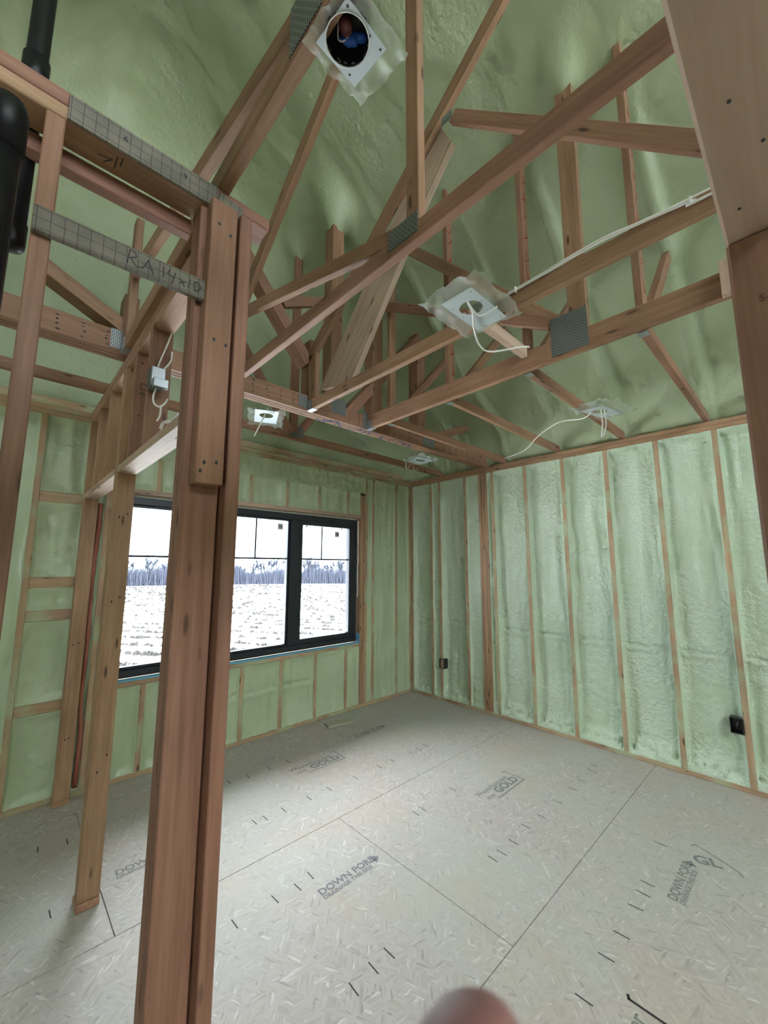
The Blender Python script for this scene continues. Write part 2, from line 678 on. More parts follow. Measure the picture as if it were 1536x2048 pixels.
# ------------------------------------------------------------------ floor
floor = link("floor", box_mesh(1, 1, 1, M_GAP, 0.0).copy(), None)
floor.data.transform(Matrix.Diagonal((XR + 0.14 - XL, YW + 0.14 - YB, 0.20, 1)))
floor.location = ((XR + 0.14 + XL) / 2, (YW + 0.14 + YB) / 2, -0.121)
tag(floor, kind="structure")
GAP = 0.0016
ys = [YB - 0.0, -3.85, -2.63, -1.41, -0.19, 1.03, 2.25, 3.47, YW + 0.13]
for r in range(len(ys) - 1):
    y0, y1 = ys[r], ys[r + 1]
    off = 1.745 if (r % 2 == 1) else 0.525
    if y0 > 1.0 and y0 < 1.1:
        off = 1.745
    elif y0 > 2.2 and y0 < 2.3:
        off = 0.525
    elif y0 > -0.3 and y0 < 0:
        off = 0.525
    xs = [XL]
    x = off - 2.44 * 4
    while x < XR + 0.13:
        if x > XL + 0.05:
            xs.append(x)
        x += 2.44
    xs.append(XR + 0.13)
    for i in range(len(xs) - 1):
        block(floor, "osb_panel", xs[i] + GAP, xs[i + 1] - GAP, y0 + GAP, y1 - GAP, -0.02, 0.0, M_OSB, 0.0012)

# printed nail ticks on the panels, rows 610 mm apart
TICKS = [(1.53, 2.57), (1.4, 2.57), (1.33, 2.58), (1.73, 2.57), (1.9, 2.57), (2.14, 2.56), (2.39, 2.56), (2.54, 2.56), (1.73, 3.15), (1.9, 3.14), (1.41, 3.16), (1.55, 3.14), (2.96, 2.56), (2.86, 2.55), (2.76, 2.57), (1.34, 1.96), (1.25, 1.94), (1.13, 1.95), (0.93, 1.95), (1.34, 1.37), (1.25, 1.37), (2.14, 1.37), (2.22, 1.36), (2.35, 1.36), (2.14, 1.94), (2.21, 1.94), (1.14, 1.36), (2.55, 1.95), (2.76, 3.13), (2.54, 1.38), (2.71, 1.36), (2.95, 1.36), (3.19, 1.35), (3.36, 1.35), (2.56, 0.73), (2.47, 0.73), (2.35, 0.73), (2.14, 0.73), (1.98, 0.74), (1.74, 0.74), (2.96, 0.76), (3.68, 1.38), (3.57, 1.36), (0.32, 3.19), (0.33, 2.59), (0.45, 3.16)]
tick = mesh_from("nail_tick", [(-0.0028, -0.032, 0), (0.0028, -0.032, 0), (0.0028, 0.032, 0), (-0.0028, 0.032, 0)], [(0, 1, 2, 3)], M_INK)
for (x, y) in TICKS:
    link("nail_tick", tick, None, floor, Matrix.Translation((x, y, 0.0009)) @ Matrix.Rotation(random.uniform(-0.07, 0.07), 4, 'Z'))


def stamp_gold(x, y, full=True, mat=M_STAMP):
    mw = Matrix.Translation((x, y, 0.0009))
    if full:
        link("stamp_lettering", text_mesh("Weyerhaeuser", 0.066, mat, 0.0006), None, floor, mw @ Matrix.Translation((0.0, 0.098, 0)))
        link("stamp_lettering", text_mesh("EDGE", 0.034, mat, 0.0008), None, floor, mw @ Matrix.Translation((0.03, 0.035, 0)))
    link("stamp_lettering", text_mesh("GOLD", 0.092, mat, 0.0035, 1.08), None, floor, mw @ Matrix.Translation((0.155, 0.028, 0)))
    br = strokes_mesh("stamp_bracket", [[(0.10, 0.0), (0.46, 0.0), (0.46, 0.165), (0.43, 0.165)]], 0.010, mat)
    link("stamp_bracket", br, None, floor, mw)


def stamp_down(x, y, mat=M_STAMP2):
    mw = Matrix.Translation((x, y, 0.0009))
    link("stamp_lettering", text_mesh("DOWN PORE", 0.060, mat, 0.0012, 0.98), None, floor, mw @ Matrix.Translation((0.0, 0.036, 0)))
    link("stamp_lettering", text_mesh("DRAINAGE THIS SIDE", 0.034, mat, 0.0006, 0.98), None, floor, mw @ Matrix.Translation((0.0, 0.004, 0)))
    link("stamp_arrow", mesh_from("stamp_arrow", [(0.35, 0.012, 0), (0.39, 0.045, 0), (0.35, 0.08, 0)], [(0, 1, 2)], mat), None, floor, mw)


stamp_gold(1.825, 2.872)
stamp_gold(2.60, 1.66)
stamp_down(1.305, 1.775)
stamp_down(2.53, 0.565, M_STAMP)
stamp_down(2.62, 3.10, M_STAMP)
stamp_down(0.60, 2.62, M_STAMP)
# partly cut stamps nearer the camera
mw = Matrix.Translation((3.0, 0.42, 0.0009))
link("stamp_bracket", strokes_mesh("stamp_bracket", [[(0.0, 0.0), (0.03, 0.05), (0.10, 0.20), (0.075, 0.215)], [(-0.03, -0.02), (0.0, 0.0)]], 0.008, M_STAMP), None, floor, mw)
link("stamp_lettering", text_mesh("GL", 0.10, M_STAMP, 0.003), None, floor, mw @ Matrix.Rotation(-1.15, 4, 'Z') @ Matrix.Translation((-0.19, 0.0, 0)))
mw = Matrix.Translation((1.40, 0.46, 0.0009))
link("stamp_lettering", text_mesh("Weyerhaeuser", 0.075, M_STAMP, 0.0008), None, floor, mw @ Matrix.Translation((-0.02, 0.10, 0)))
link("stamp_bracket", strokes_mesh("stamp_bracket", [[(0.465, 0.0), (0.465, 0.165), (0.48, 0.172)]], 0.010, M_INK), None, floor, mw)

# ------------------------------------------------------------------ spray-foamed roof
RIDGE_X = 0.35
JACK_Y = [0.45, 1.06, 1.66, 2.27]


def roof_z(x, y):
    wr = 3.05 + 0.76 * (4.1 - x)
    wl = 3.05 + 0.76 * (x + 3.4)
    mn = 3.36 + 0.76 * (3.517 - abs(y + 1.0))
    inner = smax(mn, wl, 0.25)
    z = smin(wr, inner, 0.25)
    right = sstep((inner - wr) / 0.3)
    # foam swells under the rafters that it hides
    rid = 0.0
    for yy in (-0.77, -0.16, 0.47, 1.08, 1.68, 2.29, 2.9, 3.3):
        d = abs(y - yy + 0.02 * nz(x, yy, 1.3, 2, 2.0))
        rid += 1.0 / (1.0 + (d / 0.042) ** 5)
    z -= (0.008 + 0.125 * sstep((x - 2.3) / 0.7)) * rid * right * (0.6 + 0.5 * nz(x, y, 4.0, 2, 1.1)) * sstep((3.9 - (4.1 - x)) / 1.0)
    rid = 0.0
    for xx in (-0.83, -0.22, 0.40, 1.0, 1.61, 2.21):
        d = abs(x - xx + 0.03 * nz(xx, y, 2.3, 2, 1.5))
        rid += math.exp(-(d / 0.06) ** 2)
    z -= 0.05 * rid * (1 - right)
    # foam gathers round the members that pass up into it
    for (ax, ay, az, ar) in ((1.855, 2.575, 4.44, 0.13), (1.885, 3.22, 4.66, 0.09), (2.21, 0.755, 4.42, 0.10), (2.315, 2.58, 4.36, 0.10), (3.12, 0.47, 3.72, 0.09), (3.12, 1.08, 3.72, 0.09), (3.12, 1.68, 3.72, 0.09), (2.98, 2.58, 3.93, 0.10), (1.0, 0.88, 4.75, 0.10)):
        rr = (x - ax) ** 2 + (y - ay) ** 2
        if rr < 0.25:
            zr = z
            z = zr + (min(zr, az - 0.03) - zr) * math.exp(-rr / (ar * ar))
    # rounded cove into the gable end
    dg = YW + 0.08 - y
    if dg < 0.7:
        dg = max(dg, 0.0)
        z -= 0.7 - math.sqrt(max(0.0, 0.49 - (0.7 - dg) ** 2))
    # eave: the foam rolls down on to the plate in drips
    e = sstep((x - 3.93) / 0.2)
    z -= e * 0.27
    z += 0.05 * nz(x, y, 0.7, 3, 0.9) + 0.012 * nz(x, y, 9.1, 3, 6.0)
    z += sstep((x - 3.6) / 0.35) * 0.036 * nz(x, y, 3.3, 2, 17.0)
    el = sstep((-3.4 - x) / 0.2)
    z -= el * 0.3
    return max(z, ZT + 0.012)


cx0, cx1, cy0, cy1 = XL - 0.05, XR + 0.125, YB - 0.05, YW + 0.1
nx_, ny_ = 200, 460


def roof_pt(u, v):
    x = cx0 + (cx1 - cx0) * (u ** 0.85)
    y = cy0 + (cy1 - cy0) * (v ** 0.8)
    return (x, y, roof_z(x, y))


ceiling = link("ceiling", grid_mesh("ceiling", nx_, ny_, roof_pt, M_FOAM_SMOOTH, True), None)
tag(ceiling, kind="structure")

# ------------------------------------------------------------------ walls
def foam_panel(parent, side, u0, u1, z0, z1, depth, seed, crease=None, lump=0.0, mat=None, res=0.02, edge=0.008):
    """Foam filling one stud bay. side 'R': right wall (u = y), 'W': window wall (u = x)."""
    wid = u1 - u0
    nin = max(2, int((wid - 0.04) / res))
    us = [0.0, 0.003, 0.008, 0.014] + [0.02 + (wid - 0.04) * k / nin for k in range(nin + 1)] + [wid - 0.014, wid - 0.008, wid - 0.003, wid]
    if wid < 0.06:
        us = [wid * k / 6 for k in range(7)]
    nu = len(us) - 1
    nv = max(4, int((z1 - z0) / (res * 0.85)))

    def pt(a, b):
        u = u0 + us[int(round(a * nu))]
        z = z0 + (z1 - z0) * b
        du = min(u - u0, u1 - u)
        dz = min(z - z0, z1 - z)
        wob = 0.5 + 0.5 * nz(u, z, seed, 2, 3.0)
        fw_ = 0.010 + 0.035 * wob * wob
        rec = edge + (depth - edge) * sstep(du / fw_) * sstep((dz + 0.012) / (0.05 + 0.05 * wob))
        amp = sstep(du / 0.03 + 0.25)
        rec += amp * (0.014 * nz(u * 1.0, z * 0.6, seed + 5, 3, 4.0) + 0.006 * nz(u, z, seed + 9, 2, 20.0))
        # vertical passes of the spray gun near the studs
        rec += 0.016 * amp * nz(u * 2.2, z * 0.16, seed + 2, 2, 7.0)
        if lump > 0:
            lb = sstep((0.16 - (z - z0)) / 0.12)
            rec -= lump * lb * (0.35 + 1.3 * abs(nz(u * 1.5, z * 0.7, seed + 20, 2, 15.0)))
            lt = sstep((0.14 - (z1 - z)) / 0.12)
            rec -= lump * 0.5 * lt * (0.4 + abs(nz(u, z, seed + 31, 2, 14.0)))
        if crease is not None:
            cz = crease + 0.05 * (a - 0.5) * ((seed * 7) % 3 - 1) + 0.012 * nz(u, seed, 0, 2, 9.0)
            rec += 0.022 * math.exp(-((z - cz) / 0.011) ** 2) * sstep(du / 0.03)
            rec -= 0.014 * math.exp(-((z - cz + 0.028) / 0.022) ** 2) * sstep(du / 0.03)
        rec = max(rec, 0.001)
        return (XR + rec, u, z) if side == 'R' else (u, YW + rec, z)

    me = grid_mesh("foam_panel", nu, nv, pt, mat or M_FOAM, side == 'R')
    return link("foam_panel", me, None, parent)


# --- right wall
wall_right = link("wall_right", box_mesh(1, 1, 1, M_SHEATH, 0.0).copy(), None)
wall_right.data.transform(Matrix.Diagonal((0.02, YW + 0.14 - YB, ZT, 1)))
wall_right.location = (XR + 0.15, (YW + 0.14 + YB) / 2, ZT / 2)
tag(wall_right, kind="structure")
block(wall_right, "bottom_plate", XR, XR + 0.14, YB, YW + 0.14, 0.0, 0.038, M_WALLWOOD)
block(wall_right, "top_plate", XR, XR + 0.14, YB, YW + 0.0, ZP, ZP + 0.0378, M_WOOD)
block(wall_right, "top_plate", XR, XR + 0.14, YB, YW + 0.0, ZP + 0.038, ZT, M_WOOD)
R_STUDS = [(3.686, 3.724), (3.35, 3.388), (3.21, 3.248), (2.812, 2.85), (2.598, 2.636), (2.559, 2.597), (2.52, 2.558), (2.432, 2.47), (2.028, 2.066), (1.624, 1.662), (1.22, 1.258), (0.813, 0.851), (0.410, 0.448), (0.006, 0.044), (-0.40, -0.362)]
yy = -0.806
while yy > YB:
    R_STUDS.append((yy, yy + 0.038))
    yy -= 0.406
for i, (a, b) in enumerate(R_STUDS):
    block(wall_right, "stud", XR, XR + 0.14, a, b, 0.038, ZP, M_WOOD if 2.5 < a < 2.6 else M_WALLWOOD)
seed = 1
edges = sorted(R_STUDS)
for i in range(len(edges) - 1):
    a, b = edges[i][1], edges[i + 1][0]
    if b - a < 0.01:
        continue
    seed += 3
    near = a > -0.5
    foam_panel(wall_right, 'R', a, b, 0.038, ZP, 0.070 if b - a > 0.2 else 0.03, seed, crease=0.93 if b - a > 0.2 else None, lump=0.055 if b - a > 0.2 else 0.012, res=0.016 if near else 0.06)

# --- window wall
wall_window = empty("wall_window", (0, YW + 0.14, 0), kind="structure")
WX0, WX1, WZ0, WZ1 = 0.64, 3.15, 0.755, 2.185      # rough opening
for (a, b, c, d) in ((XL, WX0, 0, ZT), (WX1, XR + 0.16, 0, ZT), (WX0, WX1, 0, WZ0 - 0.04), (WX0, WX1, WZ1 + 0.01, ZT)):
    block(wall_window, "sheathing_panel", a, b, YW + 0.14, YW + 0.16, c, d, M_SHEATH, 0.0)
block(wall_window, "bottom_plate", XL, XR, YW, YW + 0.14, 0.0, 0.038, M_WALLWOOD)
block(wall_window, "top_plate", XL, XR + 0.14, YW, YW + 0.14, ZP, ZP + 0.0378, M_WALLWOOD)
block(wall_window, "top_plate", XL, XR + 0.14, YW, YW + 0.14, ZP + 0.038, ZT, M_WALLWOOD)
block(wall_window, "window_header", WX0 - 0.04, WX1 + 0.04, YW + 0.001, YW + 0.14, WZ1, WZ1 + 0.04, M_PALEWOOD)
block(wall_window, "sill_plate", WX0, WX1, YW, YW + 0.14, WZ0 - 0.075, WZ0 - 0.037, M_WALLWOOD)
W_FULL = [(-0.28, -0.242), (0.13, 0.168), (0.563, 0.601), (3.228, 3.266), (3.345, 3.383), (3.752, 3.79), (4.012, 4.052)]
for (a, b) in W_FULL:
    block(wall_window, "stud", a, b, YW, YW + 0.14, 0.038, ZP, M_WALLWOOD)
for (a, b) in ((0.602, 0.64), (3.152, 3.19), (3.19, 3.228)):
    block(wall_window, "trimmer_stud", a, b, YW, YW + 0.14, 0.038, 2.47 if a > 2 else WZ1, M_WOOD)
CR = [0.905, 1.31, 1.718, 2.122, 2.528, 2.936]
for x in CR:
    block(wall_window, "cripple_stud", x, x + 0.038, YW, YW + 0.14, 0.038, WZ0 - 0.075, M_WALLWOOD)
    block(wall_window, "cripple_stud", x, x + 0.038, YW, YW + 0.14, WZ1 + 0.04, 2.50, M_WALLWOOD)
# ladder blocking on the left of the partition
for z in (2.06, 1.45, 1.22, 0.60):
    block(wall_window, "blocking", 0.168, 0.43, YW + 0.004, YW + 0.04, z, z + 0.075, M_WALLWOOD)
block(wall_window, "stud", 0.43, 0.468, YW + 0.004, YW + 0.14, 0.038, ZP, M_WALLWOOD)
segs = [(XL, -0.28, 0.06), (-0.242, 0.13, 0.03)]
for k, (za, zb) in enumerate(((0.038, 0.60), (0.675, 1.22), (1.295, 1.45), (1.525, 2.06), (2.135, ZP))):
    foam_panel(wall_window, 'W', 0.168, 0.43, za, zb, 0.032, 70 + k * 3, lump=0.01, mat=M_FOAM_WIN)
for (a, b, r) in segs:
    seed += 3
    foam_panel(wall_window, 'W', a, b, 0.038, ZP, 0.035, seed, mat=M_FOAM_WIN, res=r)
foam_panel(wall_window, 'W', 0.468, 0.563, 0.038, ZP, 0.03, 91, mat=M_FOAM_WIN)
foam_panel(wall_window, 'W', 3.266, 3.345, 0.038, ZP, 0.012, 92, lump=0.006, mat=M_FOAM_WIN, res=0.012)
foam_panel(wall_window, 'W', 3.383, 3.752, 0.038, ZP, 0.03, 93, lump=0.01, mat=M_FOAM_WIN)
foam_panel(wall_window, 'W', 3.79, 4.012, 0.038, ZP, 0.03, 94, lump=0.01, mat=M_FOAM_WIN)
ed = [WX0] + [c for x in CR for c in (x, x + 0.038)] + [WX1]
for i in range(0, len(ed), 2):
    a, b = ed[i], ed[i + 1]
    seed += 3
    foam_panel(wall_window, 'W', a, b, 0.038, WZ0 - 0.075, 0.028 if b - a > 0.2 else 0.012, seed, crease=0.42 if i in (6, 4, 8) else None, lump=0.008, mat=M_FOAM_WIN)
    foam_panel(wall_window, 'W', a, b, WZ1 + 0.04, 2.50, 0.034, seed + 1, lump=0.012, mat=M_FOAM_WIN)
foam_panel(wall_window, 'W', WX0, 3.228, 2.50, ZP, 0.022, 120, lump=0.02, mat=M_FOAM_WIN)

# gable end above the window wall
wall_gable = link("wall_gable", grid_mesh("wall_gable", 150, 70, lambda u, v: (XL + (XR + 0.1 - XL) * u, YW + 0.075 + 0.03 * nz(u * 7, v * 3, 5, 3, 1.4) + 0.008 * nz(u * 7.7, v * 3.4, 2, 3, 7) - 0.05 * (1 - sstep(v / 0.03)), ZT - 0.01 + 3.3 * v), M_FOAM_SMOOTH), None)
tag(wall_gable, kind="structure")
block(wall_gable, "gable_chord", XL, XR - 0.06, YW + 0.016, YW + 0.054, ZT, ZT + 0.066, M_WALLWOOD)

# plain outer walls behind the viewpoint, with an unseen left opening added for light
wall_left = empty("wall_left", (XL, 0, 0), kind="structure")
for (a, b, c, d) in ((YB, 2.2, 0, 6.6), (2.2, 2.8, 2.1, 5.5), (2.2, 2.8, 0, 0.9), (2.8, YW + 0.14, 0, 3.6)):
    block(wall_left, "foam_slab", XL - 0.12, XL, a, b, c, d, M_FOAM, 0.0)
wall_back = empty("wall_back", (0, YB, 0), kind="structure")
for (a, b, c, d) in ((XL, XR + 0.14, 0, 3.5),):
    block(wall_back, "foam_slab", a, b, YB - 0.12, YB, c, d, M_FOAM, 0.0)

# ------------------------------------------------------------------ window
window = empty("window_1", (1.94, YW + 0.09, WZ0), kind="structure")
FY0, FY1 = YW + 0.045, YW + 0.125
FX0, FX1, FZ0, FZ1 = 0.655, 3.135, 0.735, 2.165
fr = 0.072
MX0, MX1 = 2.225, 2.325
block(window, "frame_rail", FX0, FX1, FY0, FY1, FZ1 - 0.06, FZ1, M_WINFRAME, 0.004)
block(window, "frame_rail", FX0, FX1, FY0, FY1, FZ0, FZ0 + 0.06, M_WINFRAME, 0.004)
block(window, "frame_stile", FX0, FX0 + 0.06, FY0, FY1, FZ0 + 0.06, FZ1 - 0.06, M_WINFRAME, 0.004)
block(window, "frame_stile", FX1 - 0.06, FX1, FY0, FY1, FZ0 + 0.06, FZ1 - 0.06, M_WINFRAME, 0.004)
block(window, "mullion", MX0, MX1, FY0, FY1, FZ0 + 0.06, FZ1 - 0.06, M_WINFRAME, 0.004)


def sash(x0, x1, z0, z1, t, y0, y1, name):
    s = block(window, name, x0, x1, y0, y1, z1 - t, z1, M_WINFRAME, 0.003)
    block(s, "rail", x0, x1, y0, y1, z0, z0 + t, M_WINFRAME, 0.003)
    block(s, "stile", x0, x0 + t, y0, y1, z0 + t, z1 - t, M_WINFRAME, 0.003)
    block(s, "stile", x1 - t, x1, y0, y1, z0 + t, z1 - t, M_WINFRAME, 0.003)
    return s


sash(FX0 + 0.06, MX0, FZ0 + 0.06, FZ1 - 0.06, 0.022, FY0 + 0.02, FY1 - 0.01, "fixed_sash")
sash(MX1, FX1 - 0.06, FZ0 + 0.06, FZ1 - 0.06, 0.052, FY0 + 0.006, FY1 - 0.01, "casement_sash")
GY = YW + 0.085
for (a, b, t) in ((FX0 + 0.06, MX0, 0.022), (MX1, FX1 - 0.06, 0.052)):
    block(window, "glass_pane", a + t, b - t, GY, GY + 0.004, FZ0 + 0.06 + t, FZ1 - 0.06 - t, M_GLASS, 0.0)
GZ0, GZ1 = FZ0 + 0.06, FZ1 - 0.06
ZM = 1.685
block(window, "muntin", FX0 + 0.08, MX0 - 0.02, GY + 0.006, GY + 0.014, ZM - 0.009, ZM + 0.009, M_WINFRAME, 0.001)
block(window, "muntin", MX1 + 0.05, FX1 - 0.11, GY + 0.006, GY + 0.014, ZM - 0.009, ZM + 0.009, M_WINFRAME, 0.001)
for x in (1.165, 1.51, 1.855, 2.655):
    block(window, "muntin", x - 0.008, x + 0.008, GY + 0.006, GY + 0.014, ZM, GZ1 - (0.022 if x < 2.2 else 0.052), M_WINFRAME, 0.001)
for (x, z) in ((2.12, 2.02), (2.862, 1.98)):
    s = block(window, "sticker", x - 0.034, x + 0.034, GY - 0.0025, GY - 0.001, z - 0.034, z + 0.034, M_WHITE, 0.0)
    em = strokes_mesh("sticker_emblem", [[(-0.016, -0.016), (-0.016, 0.014), (0.014, 0.014)], [(-0.004, -0.002), (0.012, -0.012), (0.014, 0.006), (-0.004, -0.002)], [(-0.004, -0.018), (0.006, -0.018)]], 0.008, M_INK)
    link("sticker_emblem", em, None, s, plane_frame((x, GY - 0.0032, z), (1, 0, 0), (0, 0, 1)))
for x in (2.42, 2.90):
    block(window, "sash_clip", x - 0.012, x + 0.012, FY0 + 0.0, FY0 + 0.012, FZ1 - 0.135, FZ1 - 0.11, M_WHITE, 0.002)
block(window, "crank_handle", 2.78, 2.93, FY0 - 0.012, FY0 + 0.006, FZ0 + 0.075, FZ0 + 0.092, M_WINFRAME, 0.004)
# flashing membrane turned over the sill and up the corner
block(window, "sill_membrane", WX0, WX1, YW - 0.004, YW + 0.05, WZ0 - 0.036, WZ0 - 0.022, M_BLUETAPE, 0.002)
block(window, "sill_membrane", WX1 - 0.004, WX1 - 0.0005, YW - 0.002, YW + 0.05, WZ0 - 0.022, WZ0 + 0.075, M_BLUETAPE, 0.0)
block(window, "gap_foam_bead", FX0, FX1, YW + 0.06, YW + 0.10, FZ1, WZ1, M_WHITE, 0.003)
block(window, "gap_foam_bead", FX1, WX1, YW + 0.06, YW + 0.10, FZ0, WZ1, M_WHITE, 0.003)
for k in range(3):
    z0 = 1.25 + 0.3 * k
    pts = [(WX1 - 0.008 + 0.006 * nz(k, j, 3, 2, 2.1), YW + 0.035, z0 + j * 0.05) for j in range(7)]
    link("gap_foam_bead", tube_mesh("gap_foam_bead", pts, [0.006 + 0.006 * abs(nz(k, j, 7, 2, 1.7)) for j in range(7)], M_WHITE, 7), None, window)

# ------------------------------------------------------------------ partition wall running to the window wall
part = empty("wall_partition", (0.46, 2.5, 0), kind="structure")
PX0, PX1 = 0.417, 0.506
block(part, "top_plate", PX0, PX1, 1.25, YW, ZP, ZP + 0.0378, M_WOOD)
block(part, "top_plate", PX0, PX1, 1.25, YW, ZP + 0.038, ZT, M_WOOD)
block(part, "stud", PX0, PX1, 2.510, 2.548, 0.034, ZP, M_WOOD)
block(part, "stud", PX0, PX1, 2.549, 2.587, 0.034, ZP, M_WOOD)
block(part, "bottom_plate", PX0 - 0.004, PX1, 2.500, 2.60, 0.0, 0.034, M_WOOD)
block(part, "trimmer_stud", PX0, PX1, 3.645, 3.683, 0.034, 2.10, M_WOOD)
block(part, "stud", PX0, PX1, 3.684, 3.722, 0.034, ZP, M_WOOD)
block(part, "bottom_plate", PX0 - 0.004, PX1 + 0.004, 3.632, YW, 0.0, 0.034, M_WOOD)
block(part, "header", PX0, PX1, 1.25, 2.510, 2.10, 2.138, M_PALEWOOD)
block(part, "header", PX0, PX1, 2.587, 3.684, 2.10, 2.138, M_PALEWOOD)
for y in (2.28, 1.99):
    block(part, "cripple_stud", PX0, PX1, y, y + 0.038, 2.138, ZP, M_SHADEWOOD)
for y in (3.30, 2.93):
    block(part, "cripple_stud", PX0, PX1, y, y + 0.038, 2.138, ZP, M_WOOD)
# nail heads and grade stamps
link("grade_stamp", strokes_mesh("grade_stamp", [[(-0.02, 0.03), (0.03, 0.03), (0.03, 0.062), (-0.02, 0.062), (-0.02, 0.03)], [(-0.022, 0.012), (0.032, 0.012)], [(-0.022, 0.004), (0.032, 0.004)]], 0.004, M_INK), None, part, plane_frame((0.465, 2.2788, 2.47), (1, 0, 0), (0, 0, 1)))
nail = mesh_from("nail_head", [(0.0045 * math.cos(a * math.pi / 3), 0.0065 * math.sin(a * math.pi / 3), 0) for a in range(6)], [tuple(range(6))], M_INK)
for (x, y, z) in ((0.445, 2.279, 2.64), (0.485, 2.279, 2.64), (0.447, 2.279, 2.36), (0.472, 2.279, 2.355), (0.445, 2.509, 1.86), (0.482, 2.509, 1.88), (0.445, 2.509, 1.42), (0.48, 2.509, 1.44), (0.45, 2.509, 0.60), (0.485, 2.509, 0.67), (0.45, 3.644, 0.42), (0.468, 3.644, 0.425), (0.44, 3.644, 1.05), (0.47, 3.644, 1.06)):
    link("nail_head", nail, None, part, plane_frame((x, y - 0.0004, z), (1, 0, 0), (0, 0, 1)))

# built-up corner post
for k in range(2):
    block(part, "post_ply", 0.345, 0.4455, 1.168 + 0.0385 * k, 1.206 + 0.0385 * k, 0.0, ZP, M_SHADEWOOD)
block(part, "post_stud", 0.449, 0.488, 1.124, 1.212, 0.0, ZP + 0.0, M_SHADEWOOD)
block(part, "scab_board", 0.362, 0.440, 1.124, 1.1665, 1.826, 2.70, M_SHADEWOOD)
block(part, "post_stud", 0.449, 0.488, 1.2125, 1.248, 0.0, ZP, M_WOOD)
for (x, z) in ((0.385, 1.885), (0.418, 1.89), (0.376, 1.86), (0.385, 2.62), (0.42, 2.60), (0.39, 2.25), (0.425, 2.245)):
    link("nail_head", nail, None, part, plane_frame((x, 1.1235, z), (1, 0, 0), (0, 0, 1)))

# ------------------------------------------------------------------ side wall leaving the corner post to the left
hall = empty("wall_hall", (-0.5, 1.2, 0), kind="structure")
block(hall, "top_plate", -2.6, 0.44, 1.16, 1.249, ZP - 0.004, ZP + 0.0345, M_WOOD)
block(hall, "top_plate", -2.6, 0.562, 1.16, 1.249, ZP + 0.035, ZT, M_SHADEWOOD)
block(hall, "ledger_board", -2.6, 0.344, 1.25, 1.288, ZP - 0.058, ZP - 0.005, M_SHADEWOOD)
for x in (-0.019, -0.62, -1.23, -1.84, -2.45):
    block(hall, "stud", x, x + 0.038, 1.16, 1.249, 0.038, ZP - 0.004, M_SHADEWOOD)
block(hall, "bottom_plate", -2.6, -0.3, 1.16, 1.249, 0.0, 0.038, M_WOOD)
gs = block(hall, "grid_strip", 0.02, 0.385, 1.152, 1.160, ZP - 0.004, ZP + 0.066, M_GRID, 0.001)
link("ruler_digit", text_mesh("6", 0.022, M_INK, 0.0004), None, hall, plane_frame((0.135, 1.1512, 2.725), (1, 0, 0), (0, 0, 1)))
link("ruler_digit", text_mesh("9", 0.022, M_INK, 0.0004), None, hall, plane_frame((0.285, 1.1512, 2.725), (1, 0, 0), (0, 0, 1)))
link("grid_strip_end", box_mesh(0.075, 0.07, 0.008, M_GRID, 0.001), None, hall, frame((0.387, 1.156, 2.72), (0.462, 1.156, 2.71), (0, 1, 0)))
# arrow drawn on the underside of the plate
link("pencil_mark", strokes_mesh("pencil_mark", [[(0.10, 0.035), (0.13, 0.03), (0.115, 0.05)], [(0.14, 0.05), (0.14, 0.01)], [(0.15, 0.035), (0.152, 0.005)]], 0.003, M_INK), None, hall, plane_frame((-0.01, 1.17, ZP - 0.0045), (1, 0, 0), (0, 1, 0)))

# the hand-lettered strip nailed between the stud and the post
tb = empty("marked_strip", (0.19, 1.15, 2.36), label="grid-printed wooden strip with handwritten RA 14x10 nailed beside the corner post", cat="board")
board(tb, "strip", (-0.018, 1.150, 2.392), (0.402, 1.150, 2.400), 0.062, 0.018, (0, 1, 0), M_GRID, 0.002)
g = 0.001
S = []
S += [[(0.0, 0.0), (0.004, 0.034), (0.016, 0.033), (0.018, 0.022), (0.005, 0.016), (0.020, 0.0), (0.030, 0.004)]]
S += [[(0.032, 0.002), (0.044, 0.028), (0.056, -0.002)], [(0.036, 0.011), (0.056, 0.009)]]
S += [[(0.078, 0.030), (0.078, 0.004)]]
S += [[(0.092, 0.030), (0.088, 0.016), (0.104, 0.014)], [(0.106, 0.028), (0.098, -0.006)]]
S += [[(0.116, 0.006), (0.130, 0.016)], [(0.118, 0.018), (0.128, 0.002)]]
S += [[(0.142, 0.028), (0.138, 0.004)]]
S += [[(0.152, 0.026), (0.162, 0.028), (0.168, 0.018), (0.163, 0.006), (0.153, 0.005), (0.152, 0.026)]]
for st in S:
    link("pen_stroke", strokes_mesh("pen_stroke", [[(x * 1.08, y * 1.15) for x, y in st]], 0.0028, M_INK), None, tb, plane_frame((0.168, 1.1405, 2.377), (1, 0, 0.02), (0, 0, 1)))

# ------------------------------------------------------------------ doorway that frames the viewpoint
door = empty("wall_doorway", (0.8, 0.0, 0), kind="structure")
block(door, "header", -0.35, 0.95, -0.046, 0.043, 2.095, 2.37, M_PALEWOOD, 0.004)  # paler wood puts light bounced from the floor into the soffit's colour
block(door, "trimmer_stud", 0.770, 0.808, -0.046, 0.043, 0.038, 2.095, M_SHADEWOOD, 0.004)
block(door, "king_stud", 0.808, 0.846, -0.046, 0.043, 0.038, ZP, M_SHADEWOOD)
block(door, "trimmer_stud", -0.35, -0.312, -0.046, 0.043, 0.038, 2.095, M_SHADEWOOD)
block(door, "king_stud", -0.39, -0.352, -0.046, 0.043, 0.038, ZP, M_SHADEWOOD)
block(door, "bottom_plate", 0.770, 1.30, -0.046, 0.043, 0.0, 0.038, M_WOOD)
block(door, "top_plate", -0.6, 0.95, -0.046, 0.043, ZP, ZT, M_WOOD)
nm = [(0.0, 0.0), (0.03, 0.004)]
